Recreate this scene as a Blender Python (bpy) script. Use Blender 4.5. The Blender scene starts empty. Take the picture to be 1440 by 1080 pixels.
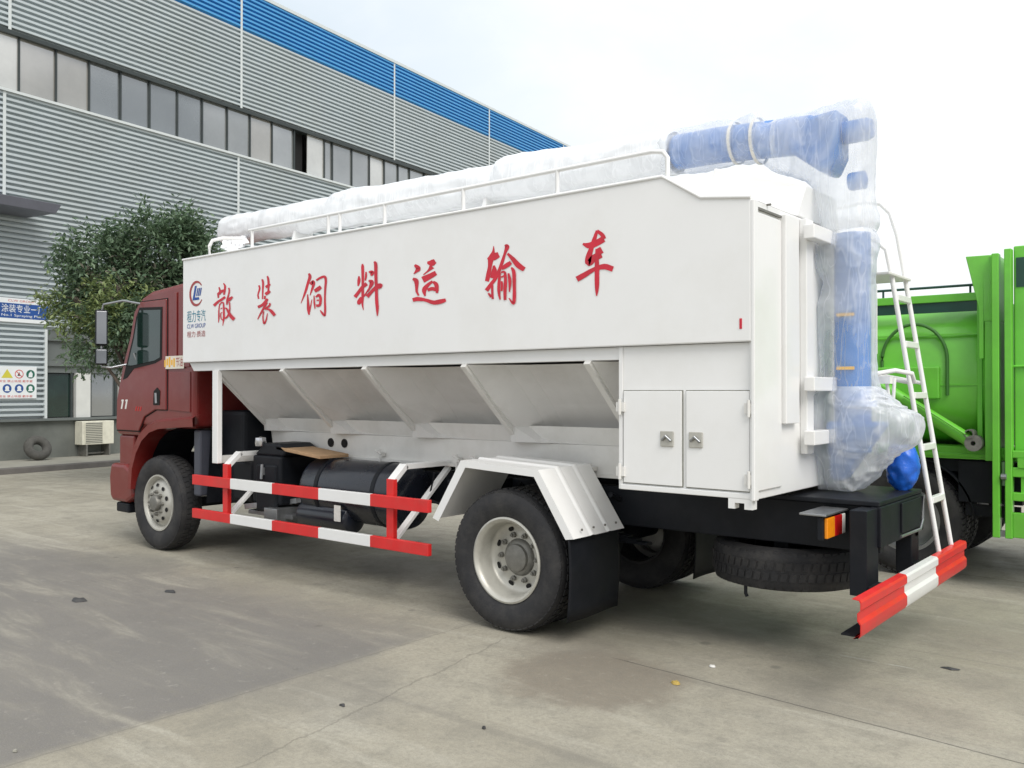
import bpy, bmesh, math, random
from mathutils import Vector, Matrix, noise
random.seed(7)
S = bpy.context.scene
COL = S.collection
PI = math.pi
R = math.radians

# ------------------------------------------------------------------ materials
def nd(nt, t, **kw):
    n = nt.nodes.new(t)
    for k, v in kw.items():
        setattr(n, k, v)
    return n

def mat(name, col, rough=.5, metal=0., var=.12, vscale=3., bump=0., bscale=40., spec=.5, coat=0., dirt=None, dscale=1.2, damt=.0, rvar=.1):
    m = bpy.data.materials.new(name)
    m.use_nodes = True
    nt = m.node_tree
    b = nt.nodes['Principled BSDF']
    tc = nd(nt, 'ShaderNodeTexCoord')
    n1 = nd(nt, 'ShaderNodeTexNoise')
    n1.inputs['Scale'].default_value = vscale
    n1.inputs['Detail'].default_value = 6
    n1.inputs['Roughness'].default_value = .6
    nt.links.new(tc.outputs['Object'], n1.inputs['Vector'])
    mr = nd(nt, 'ShaderNodeMapRange')
    mr.inputs[1].default_value = .25
    mr.inputs[2].default_value = .75
    mr.inputs[3].default_value = 1 - var
    mr.inputs[4].default_value = 1 + var
    nt.links.new(n1.outputs[0], mr.inputs[0])
    mx = nd(nt, 'ShaderNodeMix', data_type='RGBA', blend_type='MULTIPLY')
    mx.inputs[0].default_value = 1
    mx.inputs[6].default_value = (*col, 1)
    nt.links.new(mr.outputs[0], mx.inputs[7])
    out = mx.outputs[2]
    if dirt:
        n2 = nd(nt, 'ShaderNodeTexNoise')
        n2.inputs['Scale'].default_value = dscale
        n2.inputs['Detail'].default_value = 9
        n2.inputs['Roughness'].default_value = .65
        nt.links.new(tc.outputs['Object'], n2.inputs['Vector'])
        m2 = nd(nt, 'ShaderNodeMapRange')
        m2.inputs[1].default_value = .45
        m2.inputs[2].default_value = .75
        m2.inputs[3].default_value = 0
        m2.inputs[4].default_value = damt
        nt.links.new(n2.outputs[0], m2.inputs[0])
        x2 = nd(nt, 'ShaderNodeMix', data_type='RGBA')
        nt.links.new(m2.outputs[0], x2.inputs[0])
        nt.links.new(out, x2.inputs[6])
        x2.inputs[7].default_value = (*dirt, 1)
        out = x2.outputs[2]
    nt.links.new(out, b.inputs['Base Color'])
    r2 = nd(nt, 'ShaderNodeMapRange')
    r2.inputs[3].default_value = max(.02, rough - rvar)
    r2.inputs[4].default_value = min(1, rough + rvar)
    nt.links.new(n1.outputs[0], r2.inputs[0])
    nt.links.new(r2.outputs[0], b.inputs['Roughness'])
    b.inputs['Metallic'].default_value = metal
    b.inputs['Specular IOR Level'].default_value = spec
    b.inputs['Coat Weight'].default_value = coat
    b.inputs['Coat Roughness'].default_value = .08
    if bump:
        n3 = nd(nt, 'ShaderNodeTexNoise')
        n3.inputs['Scale'].default_value = bscale
        n3.inputs['Detail'].default_value = 5
        nt.links.new(tc.outputs['Object'], n3.inputs['Vector'])
        bp = nd(nt, 'ShaderNodeBump')
        bp.inputs['Strength'].default_value = bump
        bp.inputs['Distance'].default_value = .01
        nt.links.new(n3.outputs[0], bp.inputs['Height'])
        nt.links.new(bp.outputs[0], b.inputs['Normal'])
    return m

def film(name, lo, hi, scale=3., trans=.3, bump=.5):
    """thin wrinkled packing film: milky where it bunches up, clear where it is taut"""
    m = bpy.data.materials.new(name)
    m.use_nodes = True
    nt = m.node_tree
    b = nt.nodes['Principled BSDF']
    o = nt.nodes['Material Output']
    b.inputs['Base Color'].default_value = (.86, .88, .9, 1)
    b.inputs['Roughness'].default_value = .22
    b.inputs['Specular IOR Level'].default_value = .6
    b.inputs['Base Color'].default_value = (.9, .92, .94, 1)
    L = nt.links.new
    tc = nd(nt, 'ShaderNodeTexCoord')
    def noise_(rot, sc, scale, det, dist):
        mp = nd(nt, 'ShaderNodeMapping')
        mp.inputs['Scale'].default_value = sc
        mp.inputs['Rotation'].default_value = rot
        L(tc.outputs['Object'], mp.inputs[0])
        n = nd(nt, 'ShaderNodeTexNoise')
        n.inputs['Scale'].default_value = scale
        n.inputs['Detail'].default_value = det
        n.inputs['Distortion'].default_value = dist
        L(mp.outputs[0], n.inputs['Vector'])
        return n.outputs[0]
    def rng(v, a, c, d, e):
        n = nd(nt, 'ShaderNodeMapRange')
        for i_, q in enumerate((a, c, d, e)): n.inputs[i_ + 1].default_value = q
        n.interpolation_type = 'SMOOTHSTEP'
        L(v, n.inputs[0]); return n.outputs[0]
    def mth(op, a, c):
        n = nd(nt, 'ShaderNodeMath', operation=op)
        for i_, q in enumerate((a, c)):
            if isinstance(q, (int, float)): n.inputs[i_].default_value = q
            else: L(q, n.inputs[i_])
        return n.outputs[0]
    base = rng(noise_((0, .5, 0), (1, 1, .6), scale, 4, .8), .36, .64, lo, hi)
    c1 = noise_((.3, .75, .2), (1, 1, .12), 8, 2, .25)
    c2 = noise_((-.3, -1.1, .4), (1, 1, .14), 12, 2, .25)
    def ridge(v): return rng(mth('ABSOLUTE', mth('SUBTRACT', v, .5), 0), 0, .022, 1, 0)
    cre = mth('MAXIMUM', ridge(c1), mth('MULTIPLY', ridge(c2), .7))
    lw = nd(nt, 'ShaderNodeLayerWeight'); lw.inputs[0].default_value = .35
    fac = mth('ADD', base, mth('MULTIPLY', cre, .16))
    fac = mth('ADD', fac, mth('MULTIPLY', rng(lw.outputs['Facing'], .35, 1, 0, 1), .55))
    fac = mth('MINIMUM', fac, .985)
    hgt = mth('ADD', mth('MULTIPLY', c1, .6), mth('MULTIPLY', c2, .4))
    bp = nd(nt, 'ShaderNodeBump')
    bp.inputs['Strength'].default_value = bump
    bp.inputs['Distance'].default_value = .03
    L(hgt, bp.inputs['Height'])
    L(bp.outputs[0], b.inputs['Normal'])
    t = nd(nt, 'ShaderNodeBsdfTransparent')
    tl = nd(nt, 'ShaderNodeBsdfTranslucent'); tl.inputs[0].default_value = (.9, .92, .94, 1)
    L(bp.outputs[0], tl.inputs['Normal'])
    m2 = nd(nt, 'ShaderNodeMixShader'); m2.inputs[0].default_value = trans
    L(b.outputs[0], m2.inputs[1]); L(tl.outputs[0], m2.inputs[2])
    mx = nd(nt, 'ShaderNodeMixShader')
    L(fac, mx.inputs[0])
    L(t.outputs[0], mx.inputs[1])
    L(m2.outputs[0], mx.inputs[2])
    L(mx.outputs[0], o.inputs[0])
    return m

M = dict(
    white=mat('white_paint', (.81, .81, .80), .34, var=.025, vscale=1.2, coat=.3, dirt=(.62, .6, .54), dscale=2.2, damt=.2, bump=.12, bscale=1.5),
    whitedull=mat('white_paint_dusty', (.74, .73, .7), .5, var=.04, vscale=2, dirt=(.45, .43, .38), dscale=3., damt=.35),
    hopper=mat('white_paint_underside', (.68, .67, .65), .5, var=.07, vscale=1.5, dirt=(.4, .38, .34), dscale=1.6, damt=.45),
    red=mat('red_rail_paint', (.66, .022, .022), .38, var=.1, vscale=6, dirt=(.35, .1, .08), damt=.25, dscale=8),
    cabred=mat('maroon_cab_paint', (.175, .016, .014), .32, var=.12, vscale=2, coat=.3, spec=.4, dirt=(.2, .1, .085), damt=.3, dscale=4),
    letter=mat('red_lettering', (.56, .014, .034), .45, var=.18, vscale=9),
    black=mat('black_chassis_paint', (.009, .0105, .014), .5, var=.3, vscale=4, dirt=(.03, .03, .032), damt=.3, dscale=5, spec=.2),
    blacksh=mat('black_tank_paint', (.009, .012, .02), .28, var=.25, vscale=3, coat=.2, dirt=(.03, .03, .035), damt=.3, dscale=4),
    rubber=mat('tyre_rubber', (.02, .02, .022), .75, var=.25, vscale=6, bump=.3, bscale=60, dirt=(.075, .07, .062), damt=.5, dscale=6),
    rim=mat('pale_steel_rim', (.5, .49, .44), .42, metal=.35, var=.08, vscale=8, dirt=(.25, .23, .2), damt=.4, dscale=9),
    hub=mat('hub_iron', (.21, .205, .185), .55, metal=.5, var=.25, vscale=20),
    hole=mat('deep_black', (.008, .008, .008), .9, var=.1),
    steel=mat('grey_steel', (.33, .34, .35), .35, metal=.8, var=.15, vscale=10),
    chrome=mat('chrome', (.6, .6, .62), .15, metal=1, var=.05),
    mirror=mat('mirror_glass', (.3, .31, .33), .08, metal=1, var=.1),
    blue=mat('blue_auger_paint', (.035, .19, .54), .35, var=.12, vscale=5, coat=.2),
    bluebag=mat('blue_plastic_bag', (.015, .13, .62), .3, var=.25, vscale=9, bump=.5, bscale=30),
    yellow=mat('yellow_tag', (.8, .45, .05), .5, var=.1),
    orange=mat('orange_lens', (.85, .28, .01), .2, var=.1, vscale=30),
    redlens=mat('red_lens', (.5, .01, .01), .2, var=.1, vscale=30),
    clear=mat('clear_lens', (.75, .74, .7), .2, var=.1, vscale=30),
    green=mat('green_truck_paint', (.15, .54, .045), .35, var=.1, vscale=2, coat=.3, dirt=(.1, .25, .05), damt=.3, dscale=3),
    dkgreen=mat('dark_green_panel', (.012, .06, .045), .35, var=.2),
    wood=mat('brown_board', (.42, .27, .15), .8, var=.2, vscale=12, bump=.3),
    glass=mat('cab_glass', (.012, .03, .024), .06, var=.3, spec=.8, rvar=.02),
    grey=mat('grey_cladding', (.475, .53, .55), .42, metal=.0, var=.05, vscale=.5, dirt=(.4, .42, .4), damt=.35, dscale=.35),
    trim=mat('grey_trim', (.6, .64, .64), .45, var=.06, vscale=2),
    bluewall=mat('blue_cladding', (.07, .32, .64), .42, var=.06, vscale=.6, dirt=(.06, .24, .48), damt=.3, dscale=.5),
    sill=mat('dark_window_frame', (.035, .045, .045), .45, var=.15),
    plinth=mat('plinth_render', (.155, .165, .15), .85, var=.22, vscale=1.3, bump=.4, bscale=12, dirt=(.09, .1, .085), damt=.7, dscale=.9),
    lintel=mat('dark_grey_panel', (.13, .145, .14), .6, var=.12, vscale=1),
    pillar=mat('pale_pillar', (.62, .63, .6), .6, var=.08),
    canopy=mat('canopy_steel', (.13, .135, .165), .45, var=.12, vscale=3),
    cream=mat('ac_casing', (.72, .7, .58), .5, var=.06, vscale=4, dirt=(.4, .38, .3), damt=.4, dscale=6),
    grille=mat('ac_grille', (.2, .2, .17), .6, var=.2, vscale=20),
    signblue=mat('sign_blue', (.012, .07, .28), .4, var=.1),
    signwhite=mat('sign_white', (.74, .77, .78), .5, var=.05, vscale=4),
    signyellow=mat('sign_yellow', (.6, .55, .06), .5, var=.05),
    signgreen=mat('sign_green', (.01, .12, .08), .5, var=.05),
    signred=mat('sign_red', (.6, .1, .09), .5, var=.05),
    teal=mat('teal_print', (.01, .2, .3), .5, var=.05),
    logoblue=mat('logo_blue', (.01, .07, .32), .5, var=.05),
    logored=mat('logo_red', (.35, .05, .05), .5, var=.05),
    bark=mat('bark', (.09, .07, .055), .9, var=.3, vscale=10, bump=.6, bscale=25),
    apron=mat('apron_concrete', (.3, .29, .245), .85, var=.2, vscale=1.2, bump=.3, bscale=20),
    kerb=mat('kerb_concrete', (.14, .13, .12), .85, var=.25, vscale=2.5, bump=.3, bscale=20),
    scrapdark=mat('dark_scrap', (.05, .05, .05), .7, var=.3),
    paper=mat('white_scrap', (.65, .64, .6), .7, var=.1),
    leafdry=mat('dry_leaf', (.45, .32, .08), .7, var=.2),
    roof=mat('roof_sheet', (.3, .33, .36), .5, var=.1),
    tape=mat('packing_tape', (.72, .69, .62), .3, var=.1),
    cream2=mat('cream_sticker', (.75, .7, .6), .5, var=.03),
    filmv=film('clear_packing_film', .2, .5, 3.),
    filmb=film('bunched_packing_film', .36, .74, 3.2, .3, .9),
    filme=film('taut_packing_film', .18, .56, 3., .3, .7),
    filmh=film('white_packing_film', .86, .98, 5., .08, .35),
)

def leafmat(name, a, b):
    m = bpy.data.materials.new(name)
    m.use_nodes = True
    nt = m.node_tree
    p = nt.nodes['Principled BSDF']
    g = nd(nt, 'ShaderNodeNewGeometry')
    mx = nd(nt, 'ShaderNodeMix', data_type='RGBA')
    nt.links.new(g.outputs['Random Per Island'], mx.inputs[0])
    mx.inputs[6].default_value = (*a, 1)
    mx.inputs[7].default_value = (*b, 1)
    nt.links.new(mx.outputs[2], p.inputs['Base Color'])
    p.inputs['Roughness'].default_value = .45
    p.inputs['Specular IOR Level'].default_value = .35
    tr = nd(nt, 'ShaderNodeBsdfTranslucent')
    nt.links.new(mx.outputs[2], tr.inputs[0])
    ms = nd(nt, 'ShaderNodeMixShader')
    ms.inputs[0].default_value = .22
    nt.links.new(p.outputs[0], ms.inputs[1])
    nt.links.new(tr.outputs[0], ms.inputs[2])
    nt.links.new(ms.outputs[0], nt.nodes['Material Output'].inputs[0])
    return m
M['leafdark'] = leafmat('dark_leaf', (.085, .145, .085), (.17, .24, .14))
M['leafbrown'] = leafmat('browning_leaf', (.13, .125, .095), (.19, .18, .14))
M['leaflight'] = leafmat('light_leaf', (.14, .2, .075), (.27, .32, .13))

def panemat(name, col):
    m = mat(name, col, .07, var=.22, vscale=.7, spec=1., rvar=.03, bump=.05, bscale=.9)
    m.node_tree.nodes['Principled BSDF'].inputs['IOR'].default_value = 2.3
    return m
PANES = [panemat('pane_grey', (.2, .21, .205)), panemat('pane_dark', (.135, .15, .155)), panemat('pane_beige', (.29, .28, .25)), panemat('pane_pale', (.52, .52, .49))]

# ------------------------------------------------------------------ mesh building
class MB:
    def __init__(s):
        s.v = []; s.f = []; s.mi = []; s.cur = 0
    def add(s, vs, fs):
        k = len(s.v)
        s.v += [tuple(v) for v in vs]
        for f in fs:
            s.f.append([i + k for i in f]); s.mi.append(s.cur)
        return s
    def box(s, x0, x1, y0, y1, z0, z1):
        vs = [(x, y, z) for z in (z0, z1) for y in (y0, y1) for x in (x0, x1)]
        return s.add(vs, [(0, 2, 3, 1), (4, 5, 7, 6), (0, 1, 5, 4), (2, 6, 7, 3), (0, 4, 6, 2), (1, 3, 7, 5)])
    def hexa(s, p):  # 8 points: bottom 4 (ccw from above), top 4
        return s.add(p, [(3, 2, 1, 0), (4, 5, 6, 7), (0, 1, 5, 4), (1, 2, 6, 5), (2, 3, 7, 6), (3, 0, 4, 7)])
    def prism(s, poly, a0, a1, axis='y'):
        n = len(poly)
        def P(u, v, a):
            return (u, a, v) if axis == 'y' else ((a, u, v) if axis == 'x' else (u, v, a))
        vs = [P(u, v, a0) for u, v in poly] + [P(u, v, a1) for u, v in poly]
        fs = [list(range(n))[::-1], list(range(n, 2 * n))] + [(i, (i + 1) % n, n + (i + 1) % n, n + i) for i in range(n)]
        return s.add(vs, fs)
    def tube(s, pts, r, seg=12, cap=True, rr=None):
        pts = [Vector(p) for p in pts]
        n = len(pts)
        up = Vector((0, 0, 1))
        rings = []
        for i, p in enumerate(pts):
            a = pts[max(i - 1, 0)]; b = pts[min(i + 1, n - 1)]
            t = (b - a).normalized()
            u = t.cross(up)
            if u.length < .05: u = t.cross(Vector((1, 0, 0)))
            u.normalize(); w = u.cross(t)
            q = rr[i] if rr else r
            rings.append([p + (u * math.cos(2 * PI * k / seg) + w * math.sin(2 * PI * k / seg)) * q for k in range(seg)])
        vs = [v for rg in rings for v in rg]
        fs = []
        for i in range(n - 1):
            for k in range(seg):
                k2 = (k + 1) % seg
                fs.append((i * seg + k, i * seg + k2, (i + 1) * seg + k2, (i + 1) * seg + k))
        if cap:
            fs.append(list(range(seg))[::-1]); fs.append([(n - 1) * seg + k for k in range(seg)])
        return s.add(vs, fs)
    def beam(s, a, b, w, h, up=(0, 0, 1)):
        a = Vector(a); b = Vector(b)
        t = (b - a).normalized(); u = t.cross(Vector(up))
        if u.length < .01: u = t.cross(Vector((1, 0, 0)))
        u.normalize(); n = u.cross(t)
        c = [(-w / 2, -h / 2), (w / 2, -h / 2), (w / 2, h / 2), (-w / 2, h / 2)]
        vs = [p + u * x + n * y for p in (a, b) for x, y in c]
        return s.add(vs, [(3, 2, 1, 0), (4, 5, 6, 7)] + [(i, (i + 1) % 4, 4 + (i + 1) % 4, 4 + i) for i in range(4)])
    def lathe(s, prof, c, axis='y', seg=48, sgn=1, closed=False):
        """prof: (radius, axial) pairs"""
        n = len(prof); vs = []
        for r, a in prof:
            for k in range(seg):
                t = 2 * PI * k / seg
                u, v = r * math.cos(t), r * math.sin(t)
                a_ = a * sgn
                vs.append((c[0] + u, c[1] + a_, c[2] + v) if axis == 'y' else ((c[0] + a_, c[1] + u, c[2] + v) if axis == 'x' else (c[0] + u, c[1] + v, c[2] + a_)))
        fs = []
        for i in range(n if closed else n - 1):
            j = (i + 1) % n
            for k in range(seg):
                k2 = (k + 1) % seg
                fs.append((i * seg + k, i * seg + k2, j * seg + k2, j * seg + k))
        return s.add(vs, fs)
    def disc(s, c, r, axis='y', seg=24):
        vs = []
        for k in range(seg):
            t = 2 * PI * k / seg
            u, v = r * math.cos(t), r * math.sin(t)
            vs.append((c[0] + u, c[1], c[2] + v) if axis == 'y' else ((c[0], c[1] + u, c[2] + v) if axis == 'x' else (c[0] + u, c[1] + v, c[2])))
        return s.add(vs, [list(range(seg))])
    def grid(s, rows, closed=False):
        n = len(rows); m = len(rows[0])
        fs = []
        for i in range(n - 1):
            for k in range(m if closed else m - 1):
                k2 = (k + 1) % m
                fs.append((i * m + k, i * m + k2, (i + 1) * m + k2, (i + 1) * m + k))
        return s.add([v for r in rows for v in r], fs)
    def xform(s, fn, start=0):
        s.v[start:] = [tuple(fn(Vector(v))) for v in s.v[start:]]
        return s
    def build(s, name, m, parent=None, bevel=0., smooth=None, loc=None, fixn=True):
        me = bpy.data.meshes.new(name)
        base = Vector(loc) if loc else Vector((0, 0, 0))
        if parent is not None: base = ROOTLOC(parent)
        me.from_pydata([tuple(Vector(v) - base) for v in s.v], [], s.f)
        ms = m if isinstance(m, (list, tuple)) else [m]
        for q in ms: me.materials.append(M[q] if isinstance(q, str) else q)
        if len(ms) > 1:
            me.polygons.foreach_set('material_index', s.mi)
        if fixn:
            bm = bmesh.new(); bm.from_mesh(me)
            bmesh.ops.recalc_face_normals(bm, faces=bm.faces)
            bm.to_mesh(me); bm.free()
        if smooth:
            me.shade_smooth()
            me.set_sharp_from_angle(angle=R(smooth))
        me.update()
        o = bpy.data.objects.new(name, me)
        COL.objects.link(o)
        if parent is not None: o.parent = parent
        else: o.location = base
        if bevel:
            b = o.modifiers.new('edge', 'BEVEL')
            b.width = bevel; b.segments = 2; b.limit_method = 'ANGLE'; b.angle_limit = R(35)
            b.harden_normals = False
        return o

def ROOTLOC(o):
    while o.parent is not None: o = o.parent
    return Vector(o.location)

def tag(o, label, cat, group=None, kind=None):
    if label: o['label'] = label
    if cat: o['category'] = cat
    if group: o['group'] = group
    if kind: o['kind'] = kind
    return o

def thing(name, loc, label, cat, group=None):
    o = bpy.data.objects.new(name, None)
    o.empty_display_size = .3
    COL.objects.link(o); o.location = loc
    return tag(o, label, cat, group)

def holder(name, parent):
    o = bpy.data.objects.new(name, None)
    COL.objects.link(o); o.parent = parent
    return o

def text_verts(txt, size, shear=0.):
    c = bpy.data.curves.new('lettering', 'FONT')
    c.body = txt; c.size = size; c.align_x = 'LEFT'; c.shear = shear
    o = bpy.data.objects.new('lettering', c)
    COL.objects.link(o)
    dg = bpy.context.evaluated_depsgraph_get()
    dg.update()
    me = bpy.data.meshes.new_from_object(o.evaluated_get(dg))
    vs = [v.co.copy() for v in me.vertices]; fs = [list(p.vertices) for p in me.polygons]
    bpy.data.objects.remove(o); bpy.data.meshes.remove(me)
    return vs, fs

def put_text(mb, txt, w, h, fn, shear=0.):
    """fit the text into a w x h field; fn maps (u, v) metres to a point"""
    vs, fs = text_verts(txt, 1., shear)
    if not vs: return
    x0 = min(v.x for v in vs); x1 = max(v.x for v in vs); y0 = min(v.y for v in vs); y1 = max(v.y for v in vs)
    mb.add([fn((v.x - x0) / (x1 - x0) * w, (v.y - y0) / (y1 - y0) * h) for v in vs], fs)

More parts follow.
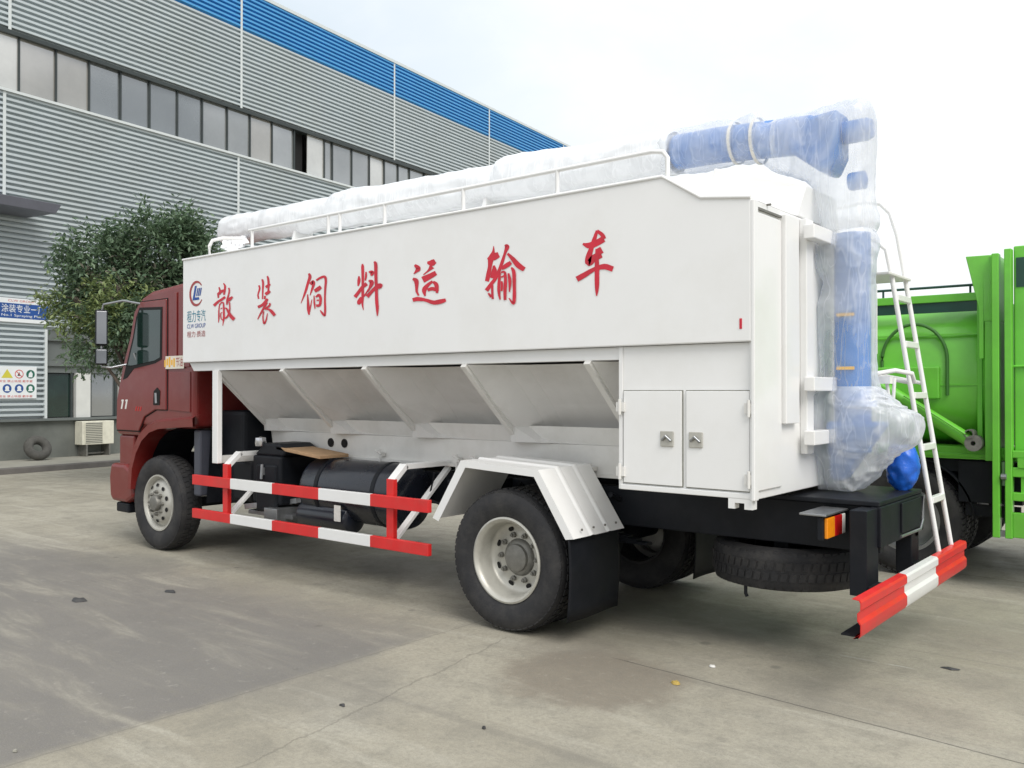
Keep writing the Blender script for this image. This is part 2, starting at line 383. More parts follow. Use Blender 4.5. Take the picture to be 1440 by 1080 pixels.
GLYPHS = [[[-3653,2698,-3633,2700,-3650,2688,-3627,2691,-3646,2678,-3619,2681,-3643,2669,-3613,2670,-3641,2660,-3609,2660,-3641,2652,-3608,2650,-3642,2644,-3610,2640,-3643,2636,-3613,2632,-3644,2627,-3615,2623],[-3574,2729,-3561,2733,-3569,2722,-3552,2727,-3563,2714,-3542,2720,-3559,2707,-3532,2712,-3557,2701,-3525,2702,-3557,2694,-3522,2692,-3558,2686,-3523,2682,-3561,2677,-3525,2672,-3563,2667,-3527,2662,-3566,2657,-3530,2651,-3568,2646,-3534,2640,-3571,2634,-3538,2628,-3574,2623,-3542,2617],[-3655,2624,-3675,2641,-3638,2629,-3661,2647,-3621,2633,-3647,2654,-3606,2637,-3632,2661,-3591,2640,-3614,2666,-3577,2644,-3595,2670,-3561,2647,-3575,2671,-3544,2651,-3556,2672,-3527,2654,-3537,2672],[-3675,2638,-3638,2636,-3671,2624,-3638,2623,-3668,2610,-3639,2609,-3664,2596,-3639,2596],[-3710,2514,-3746,2536,-3695,2523,-3730,2543,-3681,2531,-3713,2551,-3666,2540,-3696,2559,-3652,2546,-3678,2566,-3636,2552,-3658,2573,-3618,2557,-3639,2578,-3600,2561,-3621,2583,-3582,2567,-3605,2587,-3566,2572,-3590,2592,-3551,2578,-3576,2598,-3537,2583,-3563,2603,-3523,2588,-3549,2608],[-3637,2540,-3621,2538,-3641,2525,-3624,2523,-3645,2511,-3627,2508,-3649,2496,-3630,2493,-3652,2480,-3632,2478,-3653,2463,-3632,2462,-3654,2446,-3631,2445,-3654,2430,-3629,2428,-3654,2414,-3629,2412,-3654,2399,-3632,2398,-3653,2386,-3635,2384,-3653,2372,-3640,2371,-3652,2358,-3644,2357],[-3622,2526,-3635,2532,-3614,2531,-3628,2537,-3606,2536,-3621,2543,-3599,2540,-3612,2549,-3593,2542,-3603,2552,-3586,2542,-3592,2554,-3582,2543,-3580,2555,-3581,2542,-3565,2551,-3578,2539,-3555,2541,-3576,2528,-3550,2528,-3575,2512,-3548,2511,-3574,2493,-3546,2492,-3574,2475,-3545,2474,-3573,2458,-3542,2457,-3573,2440,-3540,2439,-3573,2423,-3539,2421,-3573,2405,-3541,2402,-3574,2386,-3547,2383,-3576,2366,-3555,2363,-3578,2345,-3564,2343,-3580,2324,-3573,2324],[-3612,2484,-3618,2491,-3602,2487,-3608,2494,-3591,2489,-3598,2497,-3580,2491,-3588,2500],[-3612,2441,-3618,2448,-3601,2444,-3608,2451,-3591,2446,-3598,2454,-3580,2449,-3588,2457],[-3621,2442,-3604,2442,-3618,2430,-3602,2430,-3617,2417,-3600,2417,-3614,2405,-3598,2406,-3609,2395,-3594,2397,-3601,2386,-3588,2391,-3590,2380,-3580,2387,-3580,2375,-3570,2382,-3571,2371,-3561,2377],[-3487,2679,-3463,2680,-3484,2671,-3461,2673,-3480,2664,-3458,2665,-3478,2657,-3455,2657,-3477,2650,-3455,2647,-3480,2640,-3458,2637,-3484,2630,-3462,2625,-3490,2618,-3467,2613,-3495,2607,-3472,2602,-3501,2598,-3475,2592,-3507,2589,-3479,2582,-3513,2579,-3482,2573,-3517,2568,-3485,2564,-3518,2557,-3487,2553,-3518,2545,-3489,2543,-3517,2534,-3491,2531,-3517,2522,-3493,2520],[-3473,2546,-3502,2564,-3464,2550,-3494,2569,-3454,2554,-3487,2574,-3445,2558,-3479,2579,-3436,2562,-3469,2584,-3428,2566,-3459,2588,-3420,2572,-3447,2591,-3412,2577,-3436,2594,-3403,2583,-3424,2598],[-3476,2544,-3456,2544,-3473,2532,-3453,2533,-3470,2521,-3450,2521,-3468,2510,-3448,2510,-3467,2499,-3447,2498,-3467,2487,-3447,2485,-3469,2474,-3448,2472,-3473,2462,-3450,2459,-3477,2451,-3454,2446,-3483,2441,-3459,2435,-3491,2432,-3466,2424,-3499,2423,-3474,2414,-3507,2416,-3484,2405,-3515,2410,-3496,2398,-3525,2405,-3509,2393,-3535,2400,-3521,2389,-3546,2395,-3533,2385],[-3547,2483,-3550,2494,-3538,2483,-3542,2495,-3529,2483,-3532,2496,-3524,2483,-3520,2495,-3521,2482,-3506,2492,-3517,2477,-3495,2485,-3512,2470,-3486,2477,-3506,2461,-3477,2468,-3498,2451,-3467,2459,-3490,2439,-3454,2448,-3480,2425,-3440,2437,-3469,2411,-3425,2425,-3457,2399,-3412,2416,-3443,2388,-3401,2408,-3428,2379,-3389,2401,-3415,2371,-3377,2393,-3402,2364,-3364,2385]],
[[-3009,2666,-2982,2668,-3006,2658,-2979,2661,-3002,2651,-2975,2653,-2999,2644,-2972,2643,-2999,2636,-2972,2632,-3003,2625,-2978,2619,-3010,2612,-2986,2606,-3017,2598,-2994,2593,-3022,2585,-2999,2581,-3022,2573,-2999,2572,-3019,2562,-2995,2563,-3016,2553,-2991,2554,-3013,2543,-2987,2545],[-2960,2718,-2934,2720,-2956,2709,-2929,2712,-2953,2701,-2923,2704,-2950,2693,-2919,2694,-2948,2683,-2916,2682,-2948,2672,-2916,2669,-2948,2659,-2918,2655,-2949,2643,-2920,2640,-2950,2626,-2923,2623,-2950,2606,-2925,2604,-2950,2584,-2927,2582,-2950,2561,-2930,2559,-2950,2538,-2932,2537],[-2879,2741,-2858,2743,-2877,2733,-2853,2736,-2874,2726,-2848,2730,-2872,2720,-2842,2722,-2870,2711,-2838,2712,-2868,2701,-2836,2700,-2867,2688,-2834,2686,-2866,2674,-2833,2672,-2865,2660,-2833,2658,-2865,2646,-2834,2643,-2866,2632,-2836,2629,-2866,2617,-2838,2614,-2867,2603,-2840,2600],[-2881,2631,-2904,2653,-2859,2640,-2881,2660,-2837,2648,-2858,2668,-2815,2656,-2835,2675],[-2885,2566,-2909,2590,-2875,2568,-2900,2594,-2865,2571,-2890,2597,-2855,2574,-2881,2600,-2845,2577,-2872,2603,-2836,2580,-2863,2605,-2829,2585,-2854,2607,-2822,2589,-2845,2609,-2814,2593,-2835,2611],[-2915,2566,-2889,2562,-2918,2556,-2890,2552,-2920,2547,-2890,2543,-2922,2537,-2891,2533],[-3001,2457,-3018,2480,-2983,2461,-3000,2484,-2965,2464,-2983,2487,-2947,2469,-2966,2491,-2929,2474,-2953,2495,-2913,2480,-2941,2501,-2898,2487,-2930,2507,-2886,2494,-2919,2514,-2875,2501,-2910,2520,-2866,2508,-2901,2526,-2859,2515,-2894,2531,-2854,2522,-2886,2536,-2848,2528,-2878,2542],[-2888,2510,-2857,2498,-2900,2497,-2869,2485,-2912,2485,-2882,2473,-2924,2472,-2894,2461,-2935,2460,-2907,2449,-2947,2447,-2920,2436,-2959,2434,-2933,2424,-2970,2421,-2946,2412,-2981,2409,-2959,2400,-2991,2396,-2972,2389,-3001,2384,-2984,2378,-3010,2371,-2997,2366,-3019,2359,-3009,2355],[-2930,2426,-2912,2424,-2933,2415,-2915,2412,-2936,2403,-2917,2400,-2939,2391,-2920,2389,-2941,2380,-2921,2378,-2941,2368,-2921,2367,-2940,2357,-2919,2357,-2938,2346,-2918,2347,-2936,2337,-2915,2338,-2934,2328,-2912,2330,-2932,2319,-2908,2323,-2926,2311,-2905,2319,-2906,2306,-2916,2321,-2893,2312,-2915,2322,-2885,2321,-2908,2329,-2878,2333,-2900,2339,-2872,2345,-2892,2350,-2867,2358,-2886,2362,-2864,2373,-2880,2376,-2861,2388,-2874,2391,-2857,2403,-2868,2405],[-2840,2495,-2818,2495,-2840,2490,-2816,2490,-2840,2485,-2813,2485,-2841,2482,-2812,2478,-2842,2480,-2816,2470,-2847,2477,-2825,2463,-2856,2473,-2837,2458,-2866,2468,-2849,2454,-2875,2464,-2860,2450,-2883,2461,-2870,2447,-2891,2458,-2879,2445,-2899,2456,-2888,2443,-2907,2453,-2896,2441],[-2902,2438,-2901,2451,-2887,2436,-2887,2451,-2872,2435,-2872,2450,-2859,2433,-2855,2449,-2849,2430,-2838,2446,-2840,2425,-2821,2441,-2831,2418,-2805,2435,-2822,2411,-2791,2429,-2813,2403,-2778,2421,-2803,2396,-2766,2413,-2792,2388,-2755,2403,-2781,2379,-2745,2394,-2769,2371,-2735,2385]],
[[-2284,2713,-2261,2717,-2281,2705,-2254,2711,-2278,2697,-2245,2704,-2278,2691,-2237,2693,-2278,2686,-2234,2680,-2281,2678,-2238,2667,-2286,2668,-2247,2655,-2293,2655,-2257,2643,-2300,2639,-2266,2629,-2308,2621,-2274,2613,-2317,2601,-2283,2593,-2326,2581,-2293,2572,-2336,2559,-2306,2551,-2347,2537,-2321,2529,-2359,2513,-2340,2507,-2372,2488,-2359,2484,-2385,2464,-2377,2462],[-2236,2609,-2265,2628,-2225,2615,-2256,2634,-2214,2621,-2246,2642,-2206,2625,-2234,2649,-2214,2625,-2212,2653,-2229,2631,-2189,2640,-2228,2630,-2185,2629,-2227,2623,-2185,2619,-2227,2615,-2188,2608,-2230,2605,-2195,2596,-2235,2592,-2204,2583,-2241,2579,-2214,2570,-2246,2566,-2223,2559,-2250,2555,-2230,2549,-2253,2544,-2237,2540,-2256,2534,-2245,2531,-2259,2524,-2252,2522],[-2296,2536,-2281,2535,-2296,2523,-2278,2523,-2296,2512,-2275,2511,-2296,2499,-2272,2498,-2297,2484,-2269,2484,-2297,2467,-2265,2466,-2298,2447,-2262,2446,-2298,2427,-2259,2426,-2297,2409,-2257,2408,-2293,2394,-2256,2394,-2288,2381,-2256,2382,-2282,2369,-2256,2370,-2276,2357,-2256,2357],[-2252,2378,-2281,2384,-2248,2391,-2274,2397,-2244,2405,-2267,2410,-2240,2418,-2260,2423,-2236,2432,-2253,2436,-2233,2446,-2248,2449,-2230,2459,-2243,2462,-2227,2473,-2238,2475,-2225,2487,-2233,2488],[-2163,2639,-2177,2653,-2151,2643,-2166,2657,-2140,2647,-2155,2662,-2128,2651,-2143,2667,-2116,2653,-2129,2671,-2101,2656,-2113,2675,-2084,2659,-2095,2679,-2070,2660,-2075,2681,-2065,2659,-2054,2679,-2065,2659,-2038,2670,-2063,2655,-2030,2659,-2060,2647,-2027,2647,-2058,2636,-2026,2635,-2058,2624,-2026,2620,-2059,2608,-2029,2604,-2062,2590,-2032,2586,-2063,2571,-2035,2568,-2064,2549,-2037,2546,-2065,2525,-2039,2522,-2066,2500,-2041,2498,-2066,2477,-2041,2475,-2066,2455,-2041,2454,-2066,2434,-2039,2433,-2065,2414,-2037,2413,-2065,2396,-2036,2395,-2065,2378,-2037,2377,-2064,2361,-2038,2359,-2064,2348,-2040,2345,-2065,2344,-2046,2333,-2056,2346,-2069,2333,-2061,2351,-2082,2342,-2070,2360,-2093,2351,-2079,2369,-2101,2359,-2088,2374,-2107,2366,-2096,2380,-2112,2373,-2104,2385,-2116,2381,-2113,2391,-2121,2388],[-2180,2543,-2203,2569,-2168,2546,-2193,2573,-2157,2548,-2183,2577,-2145,2551,-2174,2581,-2134,2555,-2164,2585,-2122,2559,-2154,2589,-2112,2564,-2143,2592,-2102,2569,-2132,2596,-2092,2573,-2121,2600],[-2205,2519,-2193,2519,-2205,2504,-2190,2503,-2206,2489,-2187,2488,-2207,2473,-2185,2472,-2206,2458,-2183,2458,-2203,2444,-2181,2444,-2199,2430,-2181,2430,-2195,2417,-2181,2417,-2190,2403,-2181,2403],[-2169,2499,-2181,2509,-2156,2502,-2172,2515,-2143,2506,-2162,2522,-2135,2507,-2149,2529,-2138,2506,-2128,2530,-2140,2506,-2110,2521,-2135,2502,-2101,2510,-2130,2495,-2095,2498,-2127,2486,-2092,2486,-2127,2475,-2092,2472,-2129,2460,-2094,2455,-2132,2447,-2099,2439,-2137,2440,-2107,2426,-2138,2440,-2125,2418,-2144,2440,-2143,2418,-2157,2441,-2157,2419,-2170,2442,-2169,2419],[-2164,2471,-2165,2482,-2154,2470,-2154,2481,-2143,2469,-2143,2481,-2133,2469,-2133,2480]],
[[-1631,2638,-1613,2637,-1634,2630,-1610,2628,-1637,2622,-1606,2619,-1640,2613,-1602,2610,-1642,2605,-1602,2600,-1642,2595,-1605,2589,-1642,2583,-1610,2578,-1641,2571,-1617,2567,-1640,2559,-1623,2556],[-1544,2666,-1527,2665,-1545,2658,-1525,2656,-1546,2649,-1523,2647,-1548,2641,-1522,2638,-1549,2632,-1522,2629,-1550,2624,-1525,2620,-1551,2616,-1528,2611,-1552,2607,-1532,2603,-1554,2598,-1536,2594],[-1585,2734,-1572,2733,-1588,2730,-1569,2729,-1591,2727,-1565,2725,-1593,2721,-1562,2719,-1595,2709,-1559,2707,-1594,2688,-1558,2686,-1592,2661,-1558,2658,-1591,2630,-1558,2628,-1590,2600,-1558,2597,-1590,2567,-1558,2565,-1591,2533,-1559,2530,-1592,2499,-1559,2497,-1592,2471,-1560,2469,-1592,2451,-1562,2448,-1592,2434,-1564,2432,-1592,2420,-1566,2419,-1590,2406,-1567,2406,-1586,2392,-1566,2393,-1580,2380,-1565,2381,-1575,2369,-1564,2369,-1569,2357,-1562,2357],[-1652,2460,-1688,2480,-1642,2469,-1677,2489,-1632,2478,-1665,2498,-1621,2488,-1654,2506,-1610,2497,-1643,2515,-1600,2506,-1632,2524,-1590,2515,-1622,2533,-1580,2524,-1611,2542,-1569,2531,-1598,2552,-1556,2538,-1583,2560,-1542,2544,-1568,2568,-1527,2550,-1554,2575,-1512,2556,-1540,2582],[-1605,2469,-1580,2460,-1615,2461,-1583,2450,-1626,2452,-1586,2438,-1635,2444,-1588,2428,-1642,2436,-1592,2420,-1644,2428,-1596,2415,-1644,2421,-1601,2411,-1641,2415,-1608,2407,-1639,2409,-1613,2403],[-1554,2463,-1574,2476,-1549,2467,-1567,2479,-1544,2471,-1561,2482,-1539,2477,-1554,2486,-1533,2483,-1547,2491,-1525,2491,-1539,2498,-1518,2501,-1530,2507,-1509,2511,-1521,2516,-1501,2520,-1512,2525],[-1503,2657,-1501,2669,-1492,2652,-1489,2669,-1480,2647,-1475,2671,-1474,2643,-1459,2670,-1480,2646,-1439,2659,-1481,2653,-1437,2643,-1480,2649,-1446,2635,-1482,2641,-1456,2629,-1484,2633,-1464,2625],[-1506,2588,-1499,2598,-1496,2580,-1486,2597,-1487,2574,-1471,2596,-1486,2570,-1452,2590,-1490,2574,-1438,2573,-1490,2570,-1443,2557,-1493,2559,-1455,2544,-1499,2545,-1469,2533,-1504,2533,-1481,2523,-1509,2525,-1490,2515,-1515,2518,-1498,2509,-1522,2512,-1506,2503,-1528,2505,-1514,2498],[-1503,2451,-1539,2475,-1495,2458,-1529,2481,-1487,2465,-1519,2486,-1479,2472,-1509,2492,-1469,2479,-1497,2499,-1456,2488,-1484,2508,-1442,2497,-1470,2517,-1427,2505,-1455,2527,-1414,2511,-1440,2536,-1399,2514,-1425,2544,-1385,2516,-1409,2551,-1372,2516,-1394,2557,-1365,2516,-1377,2560,-1366,2517,-1357,2558,-1368,2519,-1343,2551,-1361,2519,-1337,2546,-1353,2518,-1334,2542],[-1445,2736,-1428,2743,-1441,2730,-1421,2739,-1439,2725,-1413,2736,-1438,2722,-1404,2727,-1437,2713,-1398,2712,-1436,2695,-1396,2692,-1435,2671,-1397,2668,-1435,2644,-1397,2641,-1434,2619,-1398,2616,-1432,2595,-1397,2593,-1430,2571,-1395,2569,-1428,2547,-1394,2545,-1427,2523,-1393,2521,-1426,2499,-1391,2497,-1426,2474,-1390,2472,-1426,2450,-1389,2448,-1425,2427,-1387,2426,-1423,2408,-1385,2407,-1421,2390,-1383,2389,-1418,2373,-1381,2373,-1415,2357,-1381,2356,-1413,2342,-1383,2341,-1409,2328,-1386,2327,-1406,2314,-1390,2313,-1403,2300,-1394,2300]],
[[-844,2670,-841,2684,-834,2663,-828,2686,-822,2655,-815,2688,-808,2648,-805,2691,-789,2645,-802,2693,-772,2647,-800,2694,-760,2654,-794,2694,-753,2660,-783,2695,-746,2665,-772,2696],[-812,2658,-768,2627,-818,2649,-780,2623,-823,2640,-792,2619,-828,2631,-805,2614,-835,2623,-819,2609,-846,2614,-834,2603,-859,2606,-850,2597,-873,2598,-866,2590,-887,2589,-882,2584],[-875,2526,-905,2572,-857,2532,-886,2577,-839,2538,-867,2581,-821,2544,-848,2585,-803,2550,-830,2589,-786,2556,-812,2593,-770,2562,-795,2598,-754,2568,-778,2602,-738,2574,-760,2606],[-792,2537,-778,2522,-807,2532,-790,2515,-822,2527,-803,2508,-837,2521,-814,2501,-851,2515,-824,2493,-865,2507,-833,2485,-878,2499,-841,2476,-891,2489,-847,2469,-898,2474,-850,2464,-896,2459,-853,2458,-888,2445,-855,2448,-879,2434,-856,2436,-870,2422,-857,2424],[-787,2519,-773,2532,-780,2513,-763,2529,-773,2507,-753,2525,-769,2502,-741,2520,-767,2498,-730,2511,-765,2494,-724,2500,-763,2487,-721,2490,-760,2479,-720,2480,-757,2471,-720,2470,-755,2463,-720,2461,-754,2455,-722,2452,-752,2447,-725,2444,-750,2438,-727,2436],[-832,2456,-842,2476,-820,2458,-831,2480,-807,2460,-819,2483,-797,2460,-806,2487,-789,2460,-791,2488,-783,2459,-776,2486,-775,2457,-763,2483,-765,2454,-753,2479,-754,2451,-743,2476],[-984,2665,-968,2676,-976,2655,-954,2671,-967,2645,-939,2665,-963,2638,-924,2657,-964,2638,-912,2642,-963,2643,-915,2626,-962,2641,-927,2617,-966,2634,-939,2614,-970,2628,-949,2611,-975,2622,-957,2608,-979,2616,-966,2606,-984,2611,-975,2603,-989,2605,-984,2601],[-1002,2558,-992,2573,-993,2552,-981,2572,-984,2546,-968,2570,-981,2542,-952,2565,-981,2541,-938,2554,-980,2537,-932,2540,-977,2529,-932,2526,-974,2517,-934,2515,-972,2506,-936,2504,-970,2497,-938,2494,-970,2487,-940,2484,-969,2477,-941,2476,-967,2466,-941,2468,-961,2456,-939,2460,-954,2447,-935,2452,-947,2438,-930,2443,-940,2429,-925,2434],[-992,2388,-1002,2416,-979,2389,-990,2418,-967,2390,-977,2420,-956,2390,-962,2422,-943,2390,-943,2422,-926,2389,-922,2419,-905,2387,-900,2415,-883,2385,-877,2410,-862,2381,-854,2404,-843,2375,-831,2399,-822,2367,-809,2392,-800,2359,-789,2387,-777,2353,-772,2384,-754,2351,-757,2383,-733,2351,-741,2385,-714,2353,-724,2387,-697,2354,-708,2388,-682,2357,-693,2389,-668,2360,-679,2390,-655,2364,-665,2390,-642,2367,-651,2391]],
[[-184,2733,-177,2732,-186,2723,-175,2722,-188,2714,-173,2713,-191,2706,-171,2702,-195,2697,-170,2690,-202,2688,-172,2677,-212,2679,-175,2664,-223,2667,-178,2651,-231,2654,-181,2640,-234,2638,-184,2628,-234,2623,-188,2615,-233,2609,-192,2601,-234,2595,-196,2587,-237,2581,-199,2573,-241,2567,-202,2558,-246,2554,-205,2544,-250,2541,-208,2531,-253,2528,-212,2518,-256,2516,-216,2506,-259,2504,-220,2494,-262,2492,-224,2482],[-236,2641,-241,2651,-221,2638,-230,2659,-205,2634,-221,2667,-190,2631,-211,2675,-175,2630,-200,2681,-161,2633,-187,2684,-147,2638,-172,2685,-135,2643,-157,2685,-122,2649,-142,2686],[-186,2595,-170,2595,-189,2584,-163,2584,-192,2573,-156,2574,-196,2564,-150,2562,-199,2556,-148,2548,-202,2547,-151,2534,-205,2536,-158,2521,-208,2523,-165,2509,-212,2511,-172,2498],[-80,2724,-75,2733,-74,2719,-68,2733,-69,2713,-58,2734,-71,2712,-44,2729,-76,2716,-34,2715,-76,2714,-37,2703,-77,2706,-44,2693,-80,2694,-53,2683,-85,2680,-61,2671,-91,2664,-68,2656,-100,2646,-74,2638,-109,2627,-82,2617,-119,2607,-90,2597,-129,2585,-101,2575,-141,2562,-112,2551,-153,2540,-125,2528,-164,2521,-137,2509,-175,2508,-149,2493,-186,2498,-160,2481,-197,2489,-172,2471,-210,2478,-183,2460,-223,2466,-195,2448,-236,2454,-207,2436,-250,2442,-220,2423,-263,2430,-232,2410],[-202,2456,-181,2454,-203,2443,-181,2442,-203,2431,-181,2429,-203,2419,-181,2417,-203,2406,-181,2405,-202,2393,-180,2393,-201,2381,-179,2381,-199,2368,-178,2368,-198,2356,-177,2356],[-236,2398,-222,2405,-228,2387,-212,2395,-219,2376,-201,2386,-211,2366,-191,2376],[-58,2662,-43,2672,-48,2651,-31,2663,-39,2641,-18,2655,-29,2630,-6,2646,-19,2619,8,2636,-9,2606,23,2623,3,2591,38,2610,16,2576,52,2597,31,2562,64,2587,47,2551,75,2579,62,2543,86,2571,76,2536,98,2563,90,2530,111,2555],[-97,2555,-112,2572,-85,2559,-102,2579,-72,2562,-92,2586,-59,2566,-82,2592,-48,2570,-71,2598,-38,2574,-60,2603,-28,2579,-50,2606,-19,2584,-39,2609,-10,2590,-28,2613],[-127,2542,-110,2539,-130,2527,-111,2523,-134,2512,-112,2508,-138,2496,-113,2492,-141,2480,-114,2476,-143,2463,-115,2459,-144,2444,-116,2441,-145,2426,-117,2424,-144,2409,-117,2408,-140,2392,-116,2393,-136,2377,-115,2378,-130,2362,-113,2363,-125,2347,-112,2348],[-108,2534,-111,2545,-98,2534,-102,2546,-89,2535,-93,2549,-85,2535,-79,2548,-85,2534,-66,2540,-84,2525,-60,2526,-83,2510,-57,2509,-83,2492,-55,2490,-83,2475,-54,2472,-84,2458,-54,2455,-86,2441,-55,2437,-87,2423,-57,2419,-88,2406,-58,2403,-88,2389,-59,2387,-87,2373,-59,2371,-86,2358,-60,2356,-85,2342,-60,2341],[-113,2476,-96,2477,-112,2469,-94,2470,-111,2462,-92,2463,-111,2456,-90,2456,-111,2449,-90,2447,-111,2440,-90,2437,-111,2429,-92,2427,-112,2418,-94,2416,-113,2408,-96,2405],[-107,2500,-112,2509,-97,2503,-103,2512,-88,2505,-94,2515,-79,2508,-85,2518],[-50,2526,-33,2528,-48,2512,-27,2514,-46,2499,-21,2501,-44,2485,-16,2486,-43,2471,-13,2470,-41,2454,-14,2451,-40,2435,-18,2432,-39,2415,-23,2413,-37,2395,-28,2394],[-21,2563,-8,2569,-17,2554,0,2562,-13,2547,9,2556,-11,2540,17,2546,-8,2529,24,2530,-6,2510,27,2508,-5,2484,27,2482,-3,2458,27,2456,-3,2433,27,2432,-2,2412,27,2410,-2,2392,28,2390,-3,2374,28,2372,-3,2358,28,2355,-4,2343,26,2340,-4,2329,25,2325,-5,2321,21,2312,2,2322,5,2303,3,2322,-12,2311,-8,2331,-22,2324,-21,2343,-31,2338,-34,2355,-40,2351]],
[[586,2662,591,2673,598,2653,606,2671,609,2644,620,2670,625,2635,631,2670,645,2630,639,2671,666,2631,650,2673,685,2636,665,2676,703,2641,682,2680,718,2646,697,2685,732,2651,709,2688,744,2655,719,2692,754,2660,730,2697,765,2664,741,2701],[692,2746,710,2739,686,2734,707,2726,679,2722,704,2713,673,2709,700,2699,666,2696,696,2685,659,2681,691,2669,652,2665,684,2653,645,2649,678,2636,638,2634,672,2621,631,2620,668,2606,623,2607,664,2592,616,2593,661,2579,611,2581,659,2568,608,2567,657,2557,606,2553,656,2547,608,2537,655,2543,636,2516,635,2556,660,2522,627,2556,674,2532,636,2565,687,2542,649,2577,697,2548,666,2588,705,2551,683,2593,717,2555,700,2596,730,2559,715,2597,743,2563,729,2599],[694,2733,708,2748,704,2725,719,2741,714,2717,730,2734,722,2710,741,2727,728,2704,751,2718,732,2698,759,2709,735,2693,764,2700,739,2686,767,2693,743,2678,771,2686],[689,2620,726,2634,697,2607,735,2621,706,2593,743,2607,715,2580,752,2594],[552,2422,531,2456,567,2428,546,2461,581,2433,560,2466,596,2439,575,2472,612,2446,591,2477,631,2455,610,2484,650,2465,631,2492,669,2474,653,2499,687,2481,675,2506,706,2485,696,2512,726,2486,717,2517,744,2486,738,2520,759,2485,759,2521,771,2482,781,2517,785,2477,799,2510,800,2471,815,2503,816,2465,830,2497],[689,2624,713,2621,687,2588,715,2585,685,2551,716,2548,684,2515,718,2512,683,2482,719,2479,683,2451,719,2448,683,2422,719,2419,684,2396,718,2393,685,2373,716,2370,687,2356,713,2353,689,2342,710,2340,692,2330,706,2329,694,2318,702,2317]]]

